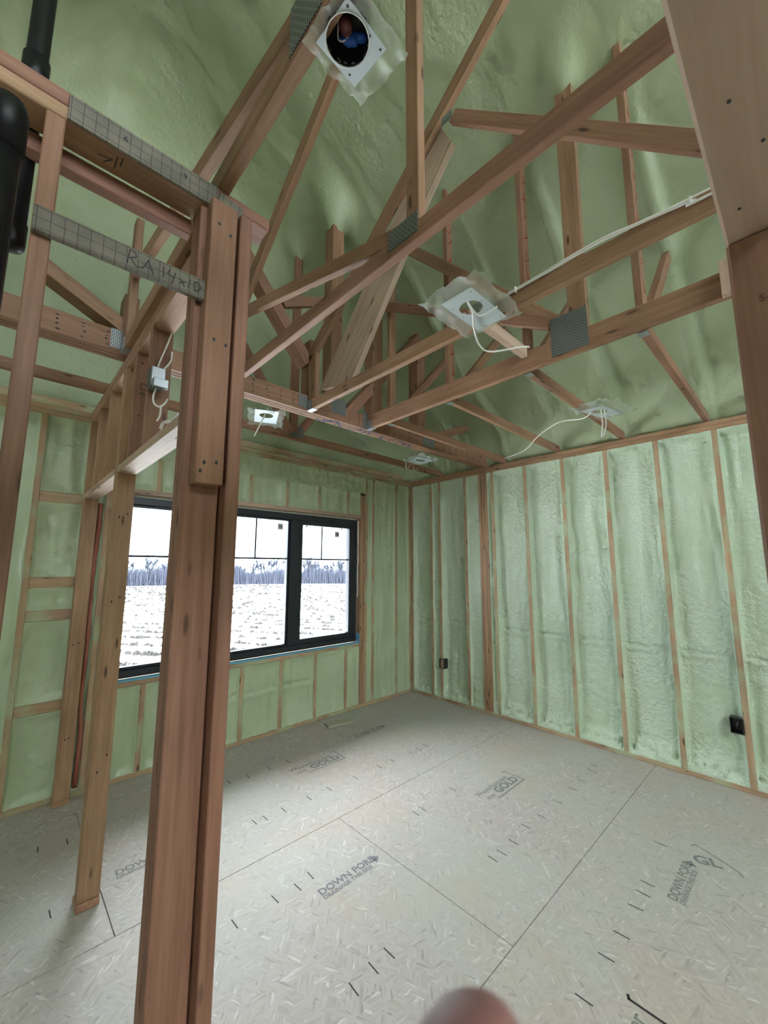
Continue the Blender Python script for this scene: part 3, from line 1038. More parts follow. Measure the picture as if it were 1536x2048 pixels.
for (y, z) in ((0.014, 1.985), (0.010, 1.80)):
    link("grade_stamp", text_mesh("S-P-F  STUD", 0.015, M_MAROON, 0.0002), None, door, plane_frame((0.7695, y, z), (0, -1, 0), (0, 0, 1)))
for (x, y) in ((0.60, -0.01), (0.52, 0.012), (0.70, 0.02)):
    link("nail_head", nail, None, door, plane_frame((x, y, 2.0945), (0, 1, 0), (1, 0, 0)) @ Matrix.Scale(0.5, 4))

# ------------------------------------------------------------------ trusses
def gang_x(parent, x, y0, y1, z0, z1, tilt=0.0, vertical=False):
    """Toothed connector plate on a face of constant x."""
    c = Vector((x - 0.001, (y0 + y1) / 2, (z0 + z1) / 2))
    l, h = abs(y1 - y0), abs(z1 - z0)
    d = Vector((0, math.cos(tilt), math.sin(tilt)))
    u = Vector((0, -math.sin(tilt), math.cos(tilt)))
    if vertical:
        return board(parent, "connector_plate", c - u * h / 2, c + u * h / 2, l, 0.002, (1, 0, 0), M_PLATE, 0.0)
    return board(parent, "connector_plate", c - d * l / 2, c + d * l / 2, h, 0.002, (1, 0, 0), M_PLATE, 0.0)


def gang_y(parent, y, x0, x1, z0, z1, vertical=True):
    c = Vector(((x0 + x1) / 2, y - 0.001, (z0 + z1) / 2))
    if vertical:
        d = Vector((0, 0, (z1 - z0) / 2))
        return board(parent, "connector_plate", c - d, c + d, x1 - x0, 0.002, (0, 1, 0), M_PLATE, 0.0)
    d = Vector(((x1 - x0) / 2, 0, 0))
    return board(parent, "connector_plate", c - d, c + d, z1 - z0, 0.002, (0, 1, 0), M_PLATE, 0.0)


# T0, the truss over the partition
T0 = empty("roof_truss", (0.405, 1.2, ZT), label="roof truss directly above the stud partition, near the topmost downlight", cat="truss", group="long roof trusses hung on the girder")
mem_x(T0, "bottom_chord", 0.386, (2.515, ZT + 0.036), (-2.6, ZT + 0.036), 0.072)
mem_x(T0, "web", 0.386, (2.47, 3.225), (0.70, 2.893), 0.064)
mem_x(T0, "heel_post", 0.386, (2.47, ZT + 0.072), (2.47, 3.56), 0.075)
mem_x(T0, "web", 0.386, (0.62, 2.845), (0.62, 4.6), 0.064)
gang_x(T0, 0.385, 0.60, 0.73, 2.785, 2.925, vertical=True)

# T1
T1 = empty("roof_truss", (1.0, 1.2, ZT), label="roof truss with a tall thin king post, nearest long one before the square light plate", cat="truss", group="long roof trusses hung on the girder")
mem_x(T1, "bottom_chord", 0.98, (2.515, ZT + 0.036), (-2.6, ZT + 0.036), 0.072)
mem_x(T1, "web", 0.98, (2.48, 3.255), (0.93, 2.847), 0.066)
mem_x(T1, "king_post", 0.98, (0.882, 2.845), (0.882, 4.85), 0.064)
mem_x(T1, "top_chord", 0.98, (2.50, 3.225), (0.75, 4.59), 0.089)
mem_x(T1, "heel_post", 0.98, (2.468, ZT + 0.072), (2.468, 3.22), 0.089)
gang_x(T1, 0.979, 0.855, 1.005, 2.800, 2.882, tilt=0.0, vertical=True)

# T2
T2 = empty("roof_truss", (1.61, 1.2, ZT), label="roof truss with a wide pale scab board and a white cable along its bottom chord", cat="truss", group="long roof trusses hung on the girder")
mem_x(T2, "bottom_chord", 1.59, (2.515, ZT + 0.039), (-2.6, ZT + 0.039), 0.078)
mem_x(T2, "top_chord", 1.59, (2.53, 3.195), (0.60, 4.665), 0.089)
mem_x(T2, "web", 1.59, (1.13, 4.09), (-0.07, 2.845), 0.066)
mem_x(T2, "heel_post", 1.59, (2.465, ZT + 0.078), (2.465, 3.21), 0.09)
# wide scab board: outline in (y, z) on the far side of the truss
poly = [(2.42, 2.925), (1.275, 4.215), (1.165, 3.985), (1.36, 3.765), (2.06, 2.845)]
a0, a1 = Vector((1.628, poly[0][0], poly[0][1])), Vector((1.628, poly[1][0], poly[1][1]))
fm = frame(a0, a1, (1, 0, 0))
inv = fm.inverted()
pv = [inv @ Vector((1.632, y, z)) for (y, z) in poly]
pv2 = [inv @ Vector((1.670, y, z)) for (y, z) in poly]
n_ = len(poly)
fs = [tuple(range(n_))[::-1], tuple(range(n_, 2 * n_))] + [(i, (i + 1) % n_, n_ + (i + 1) % n_, n_ + i) for i in range(n_)]
scab_me = mesh_from("scab_board", pv + pv2, fs, M_PALEWOOD)
link("scab_board", scab_me, None, T2, fm)
link("metal_clip", box_mesh(0.07, 0.05, 0.003, M_METAL, 0.0), None, T2, frame((1.588, 1.20, 4.10), (1.588, 1.13, 4.10), (1, 0, 0)))

# T3
T3 = empty("roof_truss", (2.21, 1.2, ZT), label="deep roof truss with the large square connector plate, carrying the short jacks", cat="truss", group="long roof trusses hung on the girder")
mem_x(T3, "bottom_chord", 2.19, (2.515, ZT + 0.061), (-2.6, ZT + 0.061), 0.122)
mem_x(T3, "king_post", 2.19, (0.755, 2.895), (0.755, 4.55), 0.100)
mem_x(T3, "web", 2.19, (0.86, 2.985), (2.02, 4.185), 0.078)
mem_x(T3, "web", 2.19, (0.90, 3.005), (2.50, 3.935), 0.072)
gang_x(T3, 2.189, 0.705, 0.905, 2.790, 3.020, tilt=0.0)
block(T3, "end_block", 2.150, 2.189, 0.108, 0.150, 2.765, 2.925, M_PALEWOOD)

# three-ply girder across the room
G = empty("girder_truss", (2.0, 2.58, ZT), label="three-ply girder truss crossing the room, with blue writing under its chord", cat="truss")
for k in range(3):
    block(G, "bottom_chord_ply", XL, XR + 0.12, 2.520 + 0.0385 * k, 2.558 + 0.0385 * k, ZT, ZT + 0.125, M_TRUSSWOOD, 0.004)
GT = 0.114
mem_y(G, "web", 2.52, (1.645, 2.9), (1.645, 3.36), 0.09, t=GT)
mem_y(G, "web", 2.52, (1.855, 2.9), (1.855, 4.50), 0.115, t=GT)
mem_y(G, "web", 2.52, (2.315, 2.9), (2.315, 4.45), 0.118, t=GT)
mem_y(G, "web", 2.52, (2.91, 2.9), (2.91, 3.95), 0.12, t=GT)
mem_y(G, "web", 2.52, (3.02, 2.885), (3.72, 3.165), 0.075, t=GT)
mem_y(G, "web", 2.52, (1.99, 2.86), (3.0, 4.03), 0.085, t=GT)
mem_y(G, "web", 2.52, (1.60, 3.165), (0.90, 3.99), 0.089, t=GT)
mem_y(G, "web", 2.56, (1.38, 3.59), (1.84, 3.825), 0.075, t=0.038)
mem_y(G, "web", 2.52, (0.445, 2.905), (0.02, 3.12), 0.075, t=GT)
mem_y(G, "web", 2.52, (0.415, 2.9), (0.415, 3.13), 0.075, t=GT)
gang_y(G, 2.5195, 1.594, 1.706, 2.832, 2.970)
gang_y(G, 2.5195, 1.512, 1.592, 2.795, 2.885)
gang_y(G, 2.5195, 1.812, 1.960, 2.826, 2.955, vertical=False)
gang_y(G, 2.5195, 2.150, 2.189, 2.777, 2.925)
gang_y(G, 2.5195, 2.922, 3.108, 2.789, 2.886)
gang_y(G, 2.5195, 0.330, 0.384, 2.79, 2.90)
# rows of nails clenching the plies
nrow = []
x = 0.0
while x < 3.9:
    if not any(abs(x - c) < 0.09 for c in (0.405, 1.0, 1.65, 1.89, 2.2, 3.01)):
        for k, dz in enumerate((0.025, 0.05, 0.075, 0.10)):
            nrow.append((x + random.uniform(-0.006, 0.006), ZT + dz + random.uniform(-0.006, 0.006)))
    x += 0.105
vs, fs = [], []
for (x, z) in nrow:
    b0 = len(vs)
    w, h = random.uniform(0.005, 0.010), random.uniform(0.003, 0.006)
    for a in range(6):
        vs.append((x + w * math.cos(a * math.pi / 3), 2.5193, z + h * math.sin(a * math.pi / 3)))
    fs.append(tuple(range(b0, b0 + 6)))
nm_ = link("nail_heads", mesh_from("nail_heads", vs, fs, M_INK), None, G)
tag(nm_, kind="stuff")
# blue scrawl under the girder
rs = random.Random(5)
scr = []
xx = 0.0
while xx < 1.15:
    st = [(xx + rs.uniform(-0.01, 0.01), rs.uniform(0.006, 0.10))]
    for k in range(5):
        st.append((st[-1][0] + rs.uniform(-0.035, 0.07), rs.uniform(0.006, 0.104)))
    scr.append(st)
    xx += 0.115
for st in scr:
    link("blue_scrawl", strokes_mesh("blue_scrawl", [st], 0.011, M_BLUEINK), None, G, plane_frame((1.72, 2.522, ZT - 0.0008), (1, 0, 0), (0, 1, 0)))
for xh in (0.386, 0.98, 1.59, 2.19):
    h = block(G, "joist_hanger", xh - 0.004, xh + 0.042, 2.44, 2.519, ZT - 0.003, ZT - 0.0005, M_METAL, 0.0)
    block(h, "hanger_flange", xh - 0.0035, xh - 0.0005, 2.46, 2.519, ZT - 0.003, ZT + 0.07, M_METAL, 0.0)

# single truss between girder and gable
G2 = empty("roof_truss", (2.0, 3.22, ZT), label="single roof truss between the girder and the window wall", cat="truss")
mem_y(G2, "bottom_chord", 3.20, (XL, ZT + 0.036), (XR + 0.12, ZT + 0.036), 0.072)
mem_y(G2, "web", 3.20, (1.885, 2.845), (1.885, 4.85), 0.075)
mem_y(G2, "web", 3.20, (1.93, 2.83), (2.75, 3.95), 0.07)
mem_y(G2, "web", 3.20, (1.86, 2.83), (1.05, 3.95), 0.07)
gang_y(G2, 3.1995, 1.815, 1.985, 2.80, 2.905)

# short jacks from T3 to the right wall
JL = ["nearest to the viewer", "under the hanging light plate", "third from the viewer", "last one, beside the girder"]
for k, y0 in enumerate(JACK_Y):
    J = empty("jack_truss", (3.1, y0 + 0.019, ZT), label="short jack truss reaching the right wall, " + JL[k], cat="truss", group="jack trusses along the right wall")
    mem_y(J, "bottom_chord", y0, (2.232, ZT + 0.033), (XR + 0.12, ZT + 0.033), 0.066)
    mem_y(J, "end_post", y0, (2.262, ZT + 0.066), (2.262, 4.50), 0.068 if k else 0.075)
    mem_y(J, "web", y0, (2.33, 2.86), (3.14, 3.75), 0.066)
    clip = block(J, "joist_hanger", 2.2295, 2.285, y0 - 0.004, y0 + 0.042, ZT - 0.003, ZT - 0.0005, M_METAL, 0.0)
    if k < 3:
        rk = random.Random(k)
        ms = []
        z = 3.0
        while z < 4.3:
            ms.append([(2.24 + rk.uniform(0, 0.01), z), (2.25 + rk.uniform(0.0, 0.03), z + rk.uniform(-0.02, 0.03)), (2.285, z + rk.uniform(-0.02, 0.05)), (2.25 + rk.uniform(0, 0.02), z + rk.uniform(0.03, 0.07))])
            z += rk.uniform(0.09, 0.16)
        for st in ms:
            link("red_letter", strokes_mesh("red_letter", [st], 0.009, M_REDINK), None, J, plane_frame((0, y0 - 0.0006, 0), (1, 0, 0), (0, 0, 1)))
# strongback block lying between T2 and T3
sb = block(None, "strongback_board", 1.632, 2.188, 1.05, 1.088, 2.853, 2.917, M_PALEWOOD)
tag(sb, "short pale wooden spacer board between two trusses behind the square light plate", "board")

# ------------------------------------------------------------------ downlights in plastic bags
def bag_mesh(w, d, seed, amp, hole=None, sag=0.0):
    def pt(u, v):
        x, y = (u - 0.5) * w, (v - 0.5) * d
        e = max(abs(u - 0.5), abs(v - 0.5)) * 2
        k = 1 + 0.09 * nz(u * 3, v * 3, seed, 2, 1.0) * e
        z = amp * e * nz(u * 4, v * 4, seed + 3, 3, 1.0) * 1.6 + sag * e * e + 0.006 * nz(u * 9, v * 9, seed + 4, 2, 1.0)
        return (x * k, y * k, z)
    me = grid_mesh("plastic_bag", 26, 22, pt, M_BAG)
    if hole:
        bm = bmesh.new()
        bm.from_mesh(me)
        kill = [f for f in bm.faces if math.hypot(f.calc_center_median().x - hole[0], f.calc_center_median().y - hole[1]) < hole[2]]
        bmesh.ops.delete(bm, geom=kill, context='FACES')
        bm.to_mesh(me)
        bm.free()
    return me


def plate_mesh(w, d, hx, hy, r, mat):
    n = 24
    vs, fs = [], []
    rect = []
    for k in range(n):
        a = 2 * math.pi * k / n
        c, s = math.cos(a), math.sin(a)
        t = min((w / 2 - (hx if c > 0 else -hx)) / abs(c) if abs(c) > 1e-6 else 9, (d / 2 - (hy if s > 0 else -hy)) / abs(s) if abs(s) > 1e-6 else 9)
        rect.append((hx + c * t, hy + s * t))
    for z in (0.0, 0.0015):
        for k in range(n):
            a = 2 * math.pi * k / n
            vs.append((hx + r * math.cos(a), hy + r * math.sin(a), z))
        for k in range(n):
            vs.append((*rect[k], z))
    for k in range(n):
        k2 = (k + 1) % n
        fs.append((k, n + k, n + k2, k2)[::-1])
        fs.append((2 * n + k, 3 * n + k, 3 * n + k2, 2 * n + k2))
        fs.append((k, k2, 2 * n + k2, 2 * n + k))
    # square corners
    for sx in (-1, 1):
        for sy in (-1, 1):
            q = (sx * w / 2, sy * d / 2)
            ks = sorted(range(n), key=lambda k: (rect[k][0] - q[0]) ** 2 + (rect[k][1] - q[1]) ** 2)
            cand = [k for k in range(n) if abs(rect[k][0] - q[0]) < 1e-6 or abs(rect[k][1] - q[1]) < 1e-6]
            a = min((k for k in cand if abs(rect[k][0] - q[0]) < 1e-6), key=lambda k: abs(rect[k][1] - q[1]), default=None)
            b = min((k for k in cand if abs(rect[k][1] - q[1]) < 1e-6), key=lambda k: abs(rect[k][0] - q[0]), default=None)
            if a is None or b is None or a == b:
                continue
            i0 = len(vs)
            vs.append((*q, 0.0))
            fs.append((n + a, i0, n + b) if (sx * sy > 0) == False else (n + b, i0, n + a))
    return mesh_from("mounting_plate", vs, fs, mat)


def downlight(label, c, rz, tilt, w, d, bagw, bagd, seed, amp, bag_off=(0, 0), sag=0.0, hole=0.052, bag_mat=None):
    t = empty("downlight", c, label=label, cat="downlight", group="unfinished downlights in plastic bags")
    m = Matrix.Translation(c) @ Matrix.Rotation(rz, 4, 'Z') @ Matrix.Rotation(tilt[0], 4, 'X') @ Matrix.Rotation(tilt[1], 4, 'Y')
    p = link("mounting_plate", plate_mesh(w, d, -w * 0.10, 0.0, hole, M_LIGHTMETAL), None, t, m)
    bag = link("plastic_bag", bag_mesh(bagw, bagd, seed, amp, (-w * 0.10 - bag_off[0], -bag_off[1], hole * 1.02), sag), None, t, m @ Matrix.Translation((bag_off[0], bag_off[1], 0.010)))
    for k in range(7):
        sx = (-0.42 + 0.14 * k) * w
        link("screw_hole", mesh_from("screw_hole", [(0.003 * math.cos(a * 1.0472), 0.003 * math.sin(a * 1.0472), 0) for a in range(6)], [tuple(range(6))[::-1]], M_INK), None, p, m @ Matrix.Translation((sx, d * (0.40 if k % 2 else -0.40), -0.0006)))
    return t, m


# square plate by the second truss
t, m = downlight("square grey downlight plate in a clear bag with dangling white cable, below the middle truss", (1.465, 0.943, 2.758), 0.0, (0.0, 0.0), 0.288, 0.158, 0.40, 0.31, 3, 0.018, (0.0, 0.015), 0.012)
link("junction_box", box_mesh(0.10, 0.09, 0.045, M_METAL, 0.003), None, t, m @ Matrix.Translation((0.09, 0, 0.045)))
cable(t, "cable", [(1.408, 0.943, 2.775), (1.44, 0.935, 2.745), (1.486, 0.925, 2.735), (1.503, 0.85, 2.75)], 0.0045)
cable(t, "cable", [(1.42, 0.95, 2.78), (1.461, 0.952, 2.752), (1.56, 1.01, 2.74), (1.70, 1.068, 2.735), (1.80, 1.064, 2.74), (1.90, 0.955, 2.76), (2.0, 0.95, 2.80)], 0.0045)
# topmost one, seen into the can
t, m = downlight("round downlight can with blue and maroon wiring inside, in a clear bag at the top", (0.462, 0.594, 2.752), 0.05, (0.0, 0.0), 0.116, 0.106, 0.18, 0.16, 8, 0.010, (0.012, 0.0), 0.0, hole=0.047)
can_pts = [(0, 0, 0.0), (0, 0, 0.03), (0, 0, 0.075)]
cm = m @ Matrix.Translation((-0.0116, 0, 0))
link("can_housing", tube_mesh("can_housing", can_pts, [0.048, 0.051, 0.051], M_BLACK, 20, False), None, t, cm)
link("can_top", mesh_from("can_top", [(0.051 * math.cos(a * math.pi / 10), 0.051 * math.sin(a * math.pi / 10), 0.074) for a in range(20)], [tuple(range(20))[::-1]], M_BLACK), None, t, cm)
rim = [(0.048 * math.cos(a * math.pi / 12), 0.048 * math.sin(a * math.pi / 12), -0.001) for a in range(25)]
link("can_rim", tube_mesh("can_rim", rim, 0.0012, M_WHITE, 6, False), None, t, cm)
for (x, y, z, r, mt, nm) in ((0.012, 0.012, 0.035, 0.011, M_DEEPBLUE, "wire_nut"), (0.026, -0.006, 0.04, 0.010, M_DEEPBLUE, "wire_nut")):
    link(nm, tube_mesh(nm, [(x - 0.012, y + 0.012, z), (x, y, z - 0.008), (x + 0.014, y - 0.014, z - 0.010)], [r * 0.5, r, r * 0.75], mt, 10), None, t, cm)
link("lamp_socket", tube_mesh("lamp_socket", [(-0.008, 0.0, 0.06), (-0.006, 0.0, 0.035), (-0.005, -0.001, 0.022)], [0.013, 0.016, 0.013], M_MAROON, 14), None, t, cm)
cable(t, "wire", [(-0.018 + 0.45, 0.585, 2.80), (0.455, 0.60, 2.775), (0.445, 0.62, 2.78), (0.43, 0.60, 2.80)], 0.0016, M_WHITE)
# left one between girder and window truss
t, m = downlight("bright downlight plate with short hanging wire beside the corner post", (1.40, 2.80, 2.752), 1.15, (0.0, 0.0), 0.27, 0.17, 0.38, 0.27, 13, 0.02, (0.05, 0.0), 0.0)
cable(t, "cable", [(1.37, 2.72, 2.79), (1.36, 2.74, 2.74), (1.345, 2.80, 2.66), (1.34, 2.86, 2.60)], 0.005)
# near the right wall
t, m = downlight("tilted downlight plate with two long wires hanging above the right wall plate", (3.13, 0.955, 2.738), -0.25, (0.10, 0.0), 0.27, 0.17, 0.40, 0.32, 21, 0.03, (0.03, 0.02), 0.03)
cable(t, "cable", [(3.10, 0.96, 2.80), (3.11, 0.955, 2.76), (3.13, 0.955, 2.66), (3.12, 0.965, 2.55)], 0.004)
cable(t, "cable", [(3.12, 0.95, 2.80), (3.14, 0.94, 2.76), (3.16, 0.94, 2.65), (3.13, 0.955, 2.56)], 0.004)
cable(t, "cable", [(3.10, 1.02, 2.74), (3.14, 1.10, 2.73), (3.25, 1.30, 2.79), (3.38, 1.48, 2.80), (3.46, 1.62, 2.77), (3.60, 1.75, 2.76)], 0.004)
# under the girder by the far corner
t, m = downlight("downlight plate in a dusty bag hanging under the girder near the far corner", (3.19, 2.80, 2.735), 1.2, (0.12, -0.08), 0.30, 0.17, 0.42, 0.26, 34, 0.02, (-0.03, 0), 0.0)
cable(t, "cable", [(3.14, 2.95, 2.735), (3.15, 2.96, 2.69), (3.19, 2.97, 2.675), (3.21, 2.96, 2.72)], 0.004)
cable(t, "cable", [(3.30, 2.98, 2.735), (3.31, 2.99, 2.695), (3.35, 2.99, 2.685), (3.36, 2.97, 2.72)], 0.004)

# cable stapled along T2
cb = empty("electrical_cable", (1.585, 0.5, 2.84), label="white electrical cable stapled along the second truss chord", cat="cable")
cable(cb, "sheath", [(1.583, -0.8, 2.80), (1.583, 0.10, 2.818), (1.583, 0.16, 2.830), (1.583, 0.44, 2.858), (1.583, 0.73, 2.846), (1.583, 0.90, 2.842)], 0.0045)
cable(cb, "sheath", [(1.576, -0.8, 2.805), (1.576, 0.16, 2.836), (1.579, 0.44, 2.866), (1.583, 0.70, 2.856), (1.583, 0.84, 2.850)], 0.0035)
for y, z in ((0.16, 2.833), (0.80, 2.847)):
    block(cb, "staple", 1.574, 1.589, y - 0.004, y + 0.004, z - 0.014, z + 0.012, M_WHITE, 0.002)
c2 = empty("electrical_cable", (3.6, 1.6, 2.78), label="thin white cable sagging along the jacks just above the right wall plate", cat="cable")
cable(c2, "sheath", [(3.98, 2.24, 2.80), (3.80, 1.95, 2.775), (3.66, 1.80, 2.765), (3.58, 1.72, 2.77)], 0.005)

# switch box and its wires on the partition cripple
sw = empty("switch_box", (0.44, 1.965, 2.44), label="galvanised switch box with loose white wires on the partition above the header", cat="junction box")
block(sw, "box", 0.412, 0.470, 1.925, 1.989, 2.395, 2.485, M_METAL, 0.003)
link("box_opening", box_mesh(0.052, 0.078, 0.003, M_BLACK, 0.0), None, sw, frame((0.4105, 1.935, 2.44), (0.4105, 1.980, 2.44), (1, 0, 0)))
block(sw, "box_clamp", 0.418, 0.478, 1.900, 1.925, 2.385, 2.425, M_METAL, 0.002)
cable(sw, "wire", [(0.495, 1.98, 2.70), (0.475, 1.97, 2.62), (0.45, 1.96, 2.53), (0.44, 1.955, 2.485)], 0.004)
cable(sw, "wire", [(0.50, 1.975, 2.60), (0.495, 1.965, 2.55), (0.47, 1.955, 2.50), (0.455, 1.955, 2.485)], 0.004)
cable(sw, "wire", [(0.44, 1.945, 2.395), (0.43, 1.94, 2.35), (0.435, 1.935, 2.315), (0.455, 1.93, 2.305), (0.475, 1.93, 2.325), (0.485, 1.93, 2.35)], 0.004)
cable(sw, "wire", [(0.462, 1.935, 2.31), (0.462, 1.94, 2.27), (0.455, 1.955, 2.245)], 0.004)
cable(sw, "wire", [(0.465, 1.94, 2.21), (0.475, 1.93, 2.24), (0.49, 1.85, 2.235), (0.505, 1.80, 2.26)], 0.003)
cable(sw, "wire", [(0.470, 1.94, 2.20), (0.480, 1.93, 2.235), (0.495, 1.85, 2.23), (0.508, 1.80, 2.255)], 0.003)
w2 = empty("wire_stub", (0.47, 3.2, 2.5), label="short white wire stubs poking from the partition studs beside the window side doorway", cat="wire")
cable(w2, "stub", [(0.49, 3.298, 2.66), (0.475, 3.29, 2.63), (0.47, 3.285, 2.585)], 0.005)
cable(w2, "stub", [(0.47, 3.67, 2.56), (0.468, 3.64, 2.50), (0.468, 3.64, 2.40)], 0.005)

# outlet boxes on the right wall
for (y0, y1, z0, z1, side, lab) in ((3.172, 3.255, 0.378, 0.492, -1, "small black outlet box beside the far corner of the right wall"), (0.449, 0.525, 0.395, 0.505, 1, "black outlet box on the near end of the right wall")):
    ob = empty("outlet_box", (XR, (y0 + y1) / 2, z0), label=lab, cat="outlet box")
    t_ = 0.005
    for (a, b, c, d) in ((y0, y1, z1 - t_, z1), (y0, y1, z0, z0 + t_), (y0, y0 + t_, z0 + t_, z1 - t_), (y1 - t_, y1, z0 + t_, z1 - t_)):
        block(ob, "box_side", XR - 0.013, XR + 0.05, a, b, c, d, M_BLACK, 0.001)
    block(ob, "box_back", XR + 0.045, XR + 0.05, y0 + t_, y1 - t_, z0 + t_, z1 - t_, M_BLACK, 0.0)
    ym = (y0 + y1) / 2
    cable(ob, "wire", [(XR + 0.04, ym + 0.005, z0 + 0.03), (XR + 0.01, ym, z0 + 0.055), (XR + 0.008, ym - 0.008, z0 + 0.075), (XR + 0.03, ym - 0.012, z0 + 0.085)], 0.003, M_METAL)

# black drain and vent pipes by the side wall
p1 = empty("vent_pipe", (-0.055, 1.205, 2.40), label="slim black plastic vent pipe passing up through the side wall plate, capped below", cat="pipe")
link("pipe", tube_mesh("pipe", [(-0.052, 1.305, 2.40), (-0.052, 1.305, 2.9), (-0.052, 1.305, 5.6)], 0.024, M_BLACKPIPE, 20), None, p1)
link("end_cap", tube_mesh("end_cap", [(-0.052, 1.305, 2.385), (-0.052, 1.305, 2.390), (-0.052, 1.305, 2.40), (-0.052, 1.305, 2.46)], [0.012, 0.022, 0.027, 0.0275], M_BLACKPIPE, 20), None, p1)
link("coupling", tube_mesh("coupling", [(-0.052, 1.305, 2.86), (-0.052, 1.305, 2.95)], 0.029, M_BLACKPIPE, 20), None, p1)
p2 = empty("drain_pipe", (-0.073, 1.05, 1.2), label="thick black plastic drain pipe standing in front of the side wall", cat="pipe")
link("pipe", tube_mesh("pipe", [(-0.073, 1.05, 0.0), (-0.073, 1.05, 1.2), (-0.073, 1.05, 2.50)], 0.030, M_BLACKPIPE, 20), None, p2)
link("end_cap", tube_mesh("end_cap", [(-0.073, 1.05, 2.44), (-0.073, 1.05, 2.53), (-0.073, 1.05, 2.55), (-0.073, 1.05, 2.556)], [0.034, 0.034, 0.028, 0.010], M_BLACKPIPE, 20), None, p2)

# red sealant smeared down the joint beside the window
pts, rr = [], []
for k in range(60):
    z = 0.06 + 2.02 * k / 59
    pts.append((0.532 + 0.012 * nz(z, 1, 2, 2, 2.3), YW - 0.004, z))
    rr.append(0.013 + 0.010 * abs(nz(z, 4, 7, 2, 5.0)) + (0.014 if z > 1.5 else 0.0) * abs(nz(z, 9, 1, 2, 3.0)))
rsl = link("sealant_strip", tube_mesh("sealant_strip", pts, rr, M_REDFOAM, 9), None)
tag(rsl, "crumpled red sealant strip running down the wall left of the window", "sealant")

# scrap of board on the floor
sc = board(None, "scrap_board", (2.565, 3.535, 0.011), (2.862, 3.47, 0.011), 0.115, 0.018, (0, 0, 1), M_SCRAP, 0.002)
tag(sc, "small scrap of board lying on the floor under the window", "board")

# ------------------------------------------------------------------ outdoors
def ground_z(x, y):
    d = max(0.0, math.hypot(x - 2, y - 3.7) - 4)
    return -0.62 - 0.0185 * d + 0.06 * nz(x, y, 2, 2, 0.35)


def ground_pt(u, v):
    a = 2 * math.pi * u
    r = 260 * v ** 2.6
    x, y = 2 + r * math.sin(a), 3.7 + r * math.cos(a)
    return (x, y, ground_z(x, y))


ground = link("ground", grid_mesh("ground", 96, 60, ground_pt, M_SNOW, True), None)
tag(ground, kind="structure")
# stubble clumps poking through the snow
rs = random.Random(3)
vs, fs = [], []
for k in range(4200):
    d = 6 + 74 * rs.random() ** 1.5
    a = math.radians(rs.uniform(2, 52))
    x, y = d * math.sin(a), 3.9 + d * math.cos(a)
    # planted rows
    row = round((x * 0.87 + y * 0.5) / 1.1) * 1.1
    sh = row - (x * 0.87 + y * 0.5)
    x, y = x + sh * 0.75 * 0.87, y + sh * 0.75 * 0.5
    z = ground_z(x, y)
    s = rs.uniform(0.05, 0.13) * (0.8 + d / 38)
    for q in range(3):
        an = rs.uniform(0, 6.28)
        w = s * rs.uniform(0.6, 1.6)
        b0 = len(vs)
        dx, dy = math.cos(an) * w, math.sin(an) * w
        vs += [(x - dx, y - dy, z - 0.03), (x + dx, y + dy, z - 0.03), (x + dx * 0.4 + rs.uniform(-s, s) * 0.5, y + dy * 0.4, z + s * rs.uniform(0.35, 1.0))]
        fs.append((b0, b0 + 1, b0 + 2))
stub = link("field_stubble", mesh_from("field_stubble", vs, fs, M_STUBBLE), None)
tag(stub, "brown crop stubble poking through the snow outside the window", "stubble", kind="stuff")


def tree_mesh(seed, h):
    r = random.Random(seed)
    vs, fs = [], []

    def seg(p, q, r0, r1):
        d = (q - p).normalized()
        s = d.cross(Vector((0.3, 0.8, 0.1))).normalized()
        u = s.cross(d)
        b0 = len(vs)
        for c, rad in ((p, r0), (q, r1)):
            for k in range(3):
                a = 2.0944 * k
                vs.append(c + (s * math.cos(a) + u * math.sin(a)) * max(rad, 0.07))
        for k in range(3):
            k2 = (k + 1) % 3
            fs.append((b0 + k, b0 + k2, b0 + 3 + k2, b0 + 3 + k))

    def grow(p, d, ln, rad, lev):
        q = p
        n = 3 if lev < 2 else 2
        for i in range(n):
            d = (d + Vector((r.uniform(-.18, .18), r.uniform(-.18, .18), r.uniform(-0.02, .14)))).normalized()
            q2 = q + d * ln / n
            seg(q, q2, rad * (1 - 0.25 * i / n), rad * (1 - 0.25 * (i + 1) / n))
            q = q2
            if lev >= 1 and lev < 4 and r.random() < 0.5:
                side = Vector((r.uniform(-1, 1), r.uniform(-1, 1), r.uniform(0.1, .9))).normalized()
                grow(q, (d * 0.5 + side).normalized(), ln * 0.55, rad * 0.5, lev + 1)
        if lev < 4:
            for k in range(2 if r.random() < 0.6 else 3):
                side = Vector((r.uniform(-1, 1), r.uniform(-1, 1), r.uniform(-0.1, .6)))
                grow(q, (d * 0.95 + side * 0.75).normalized(), ln * r.uniform(0.62, 0.8), rad * 0.62, lev + 1)

    grow(Vector((0, 0, -0.4)), Vector((0, 0, 1)), h * 0.28, h * 0.024, 0)
    return mesh_from("bare_tree", vs, fs, M_BARK)


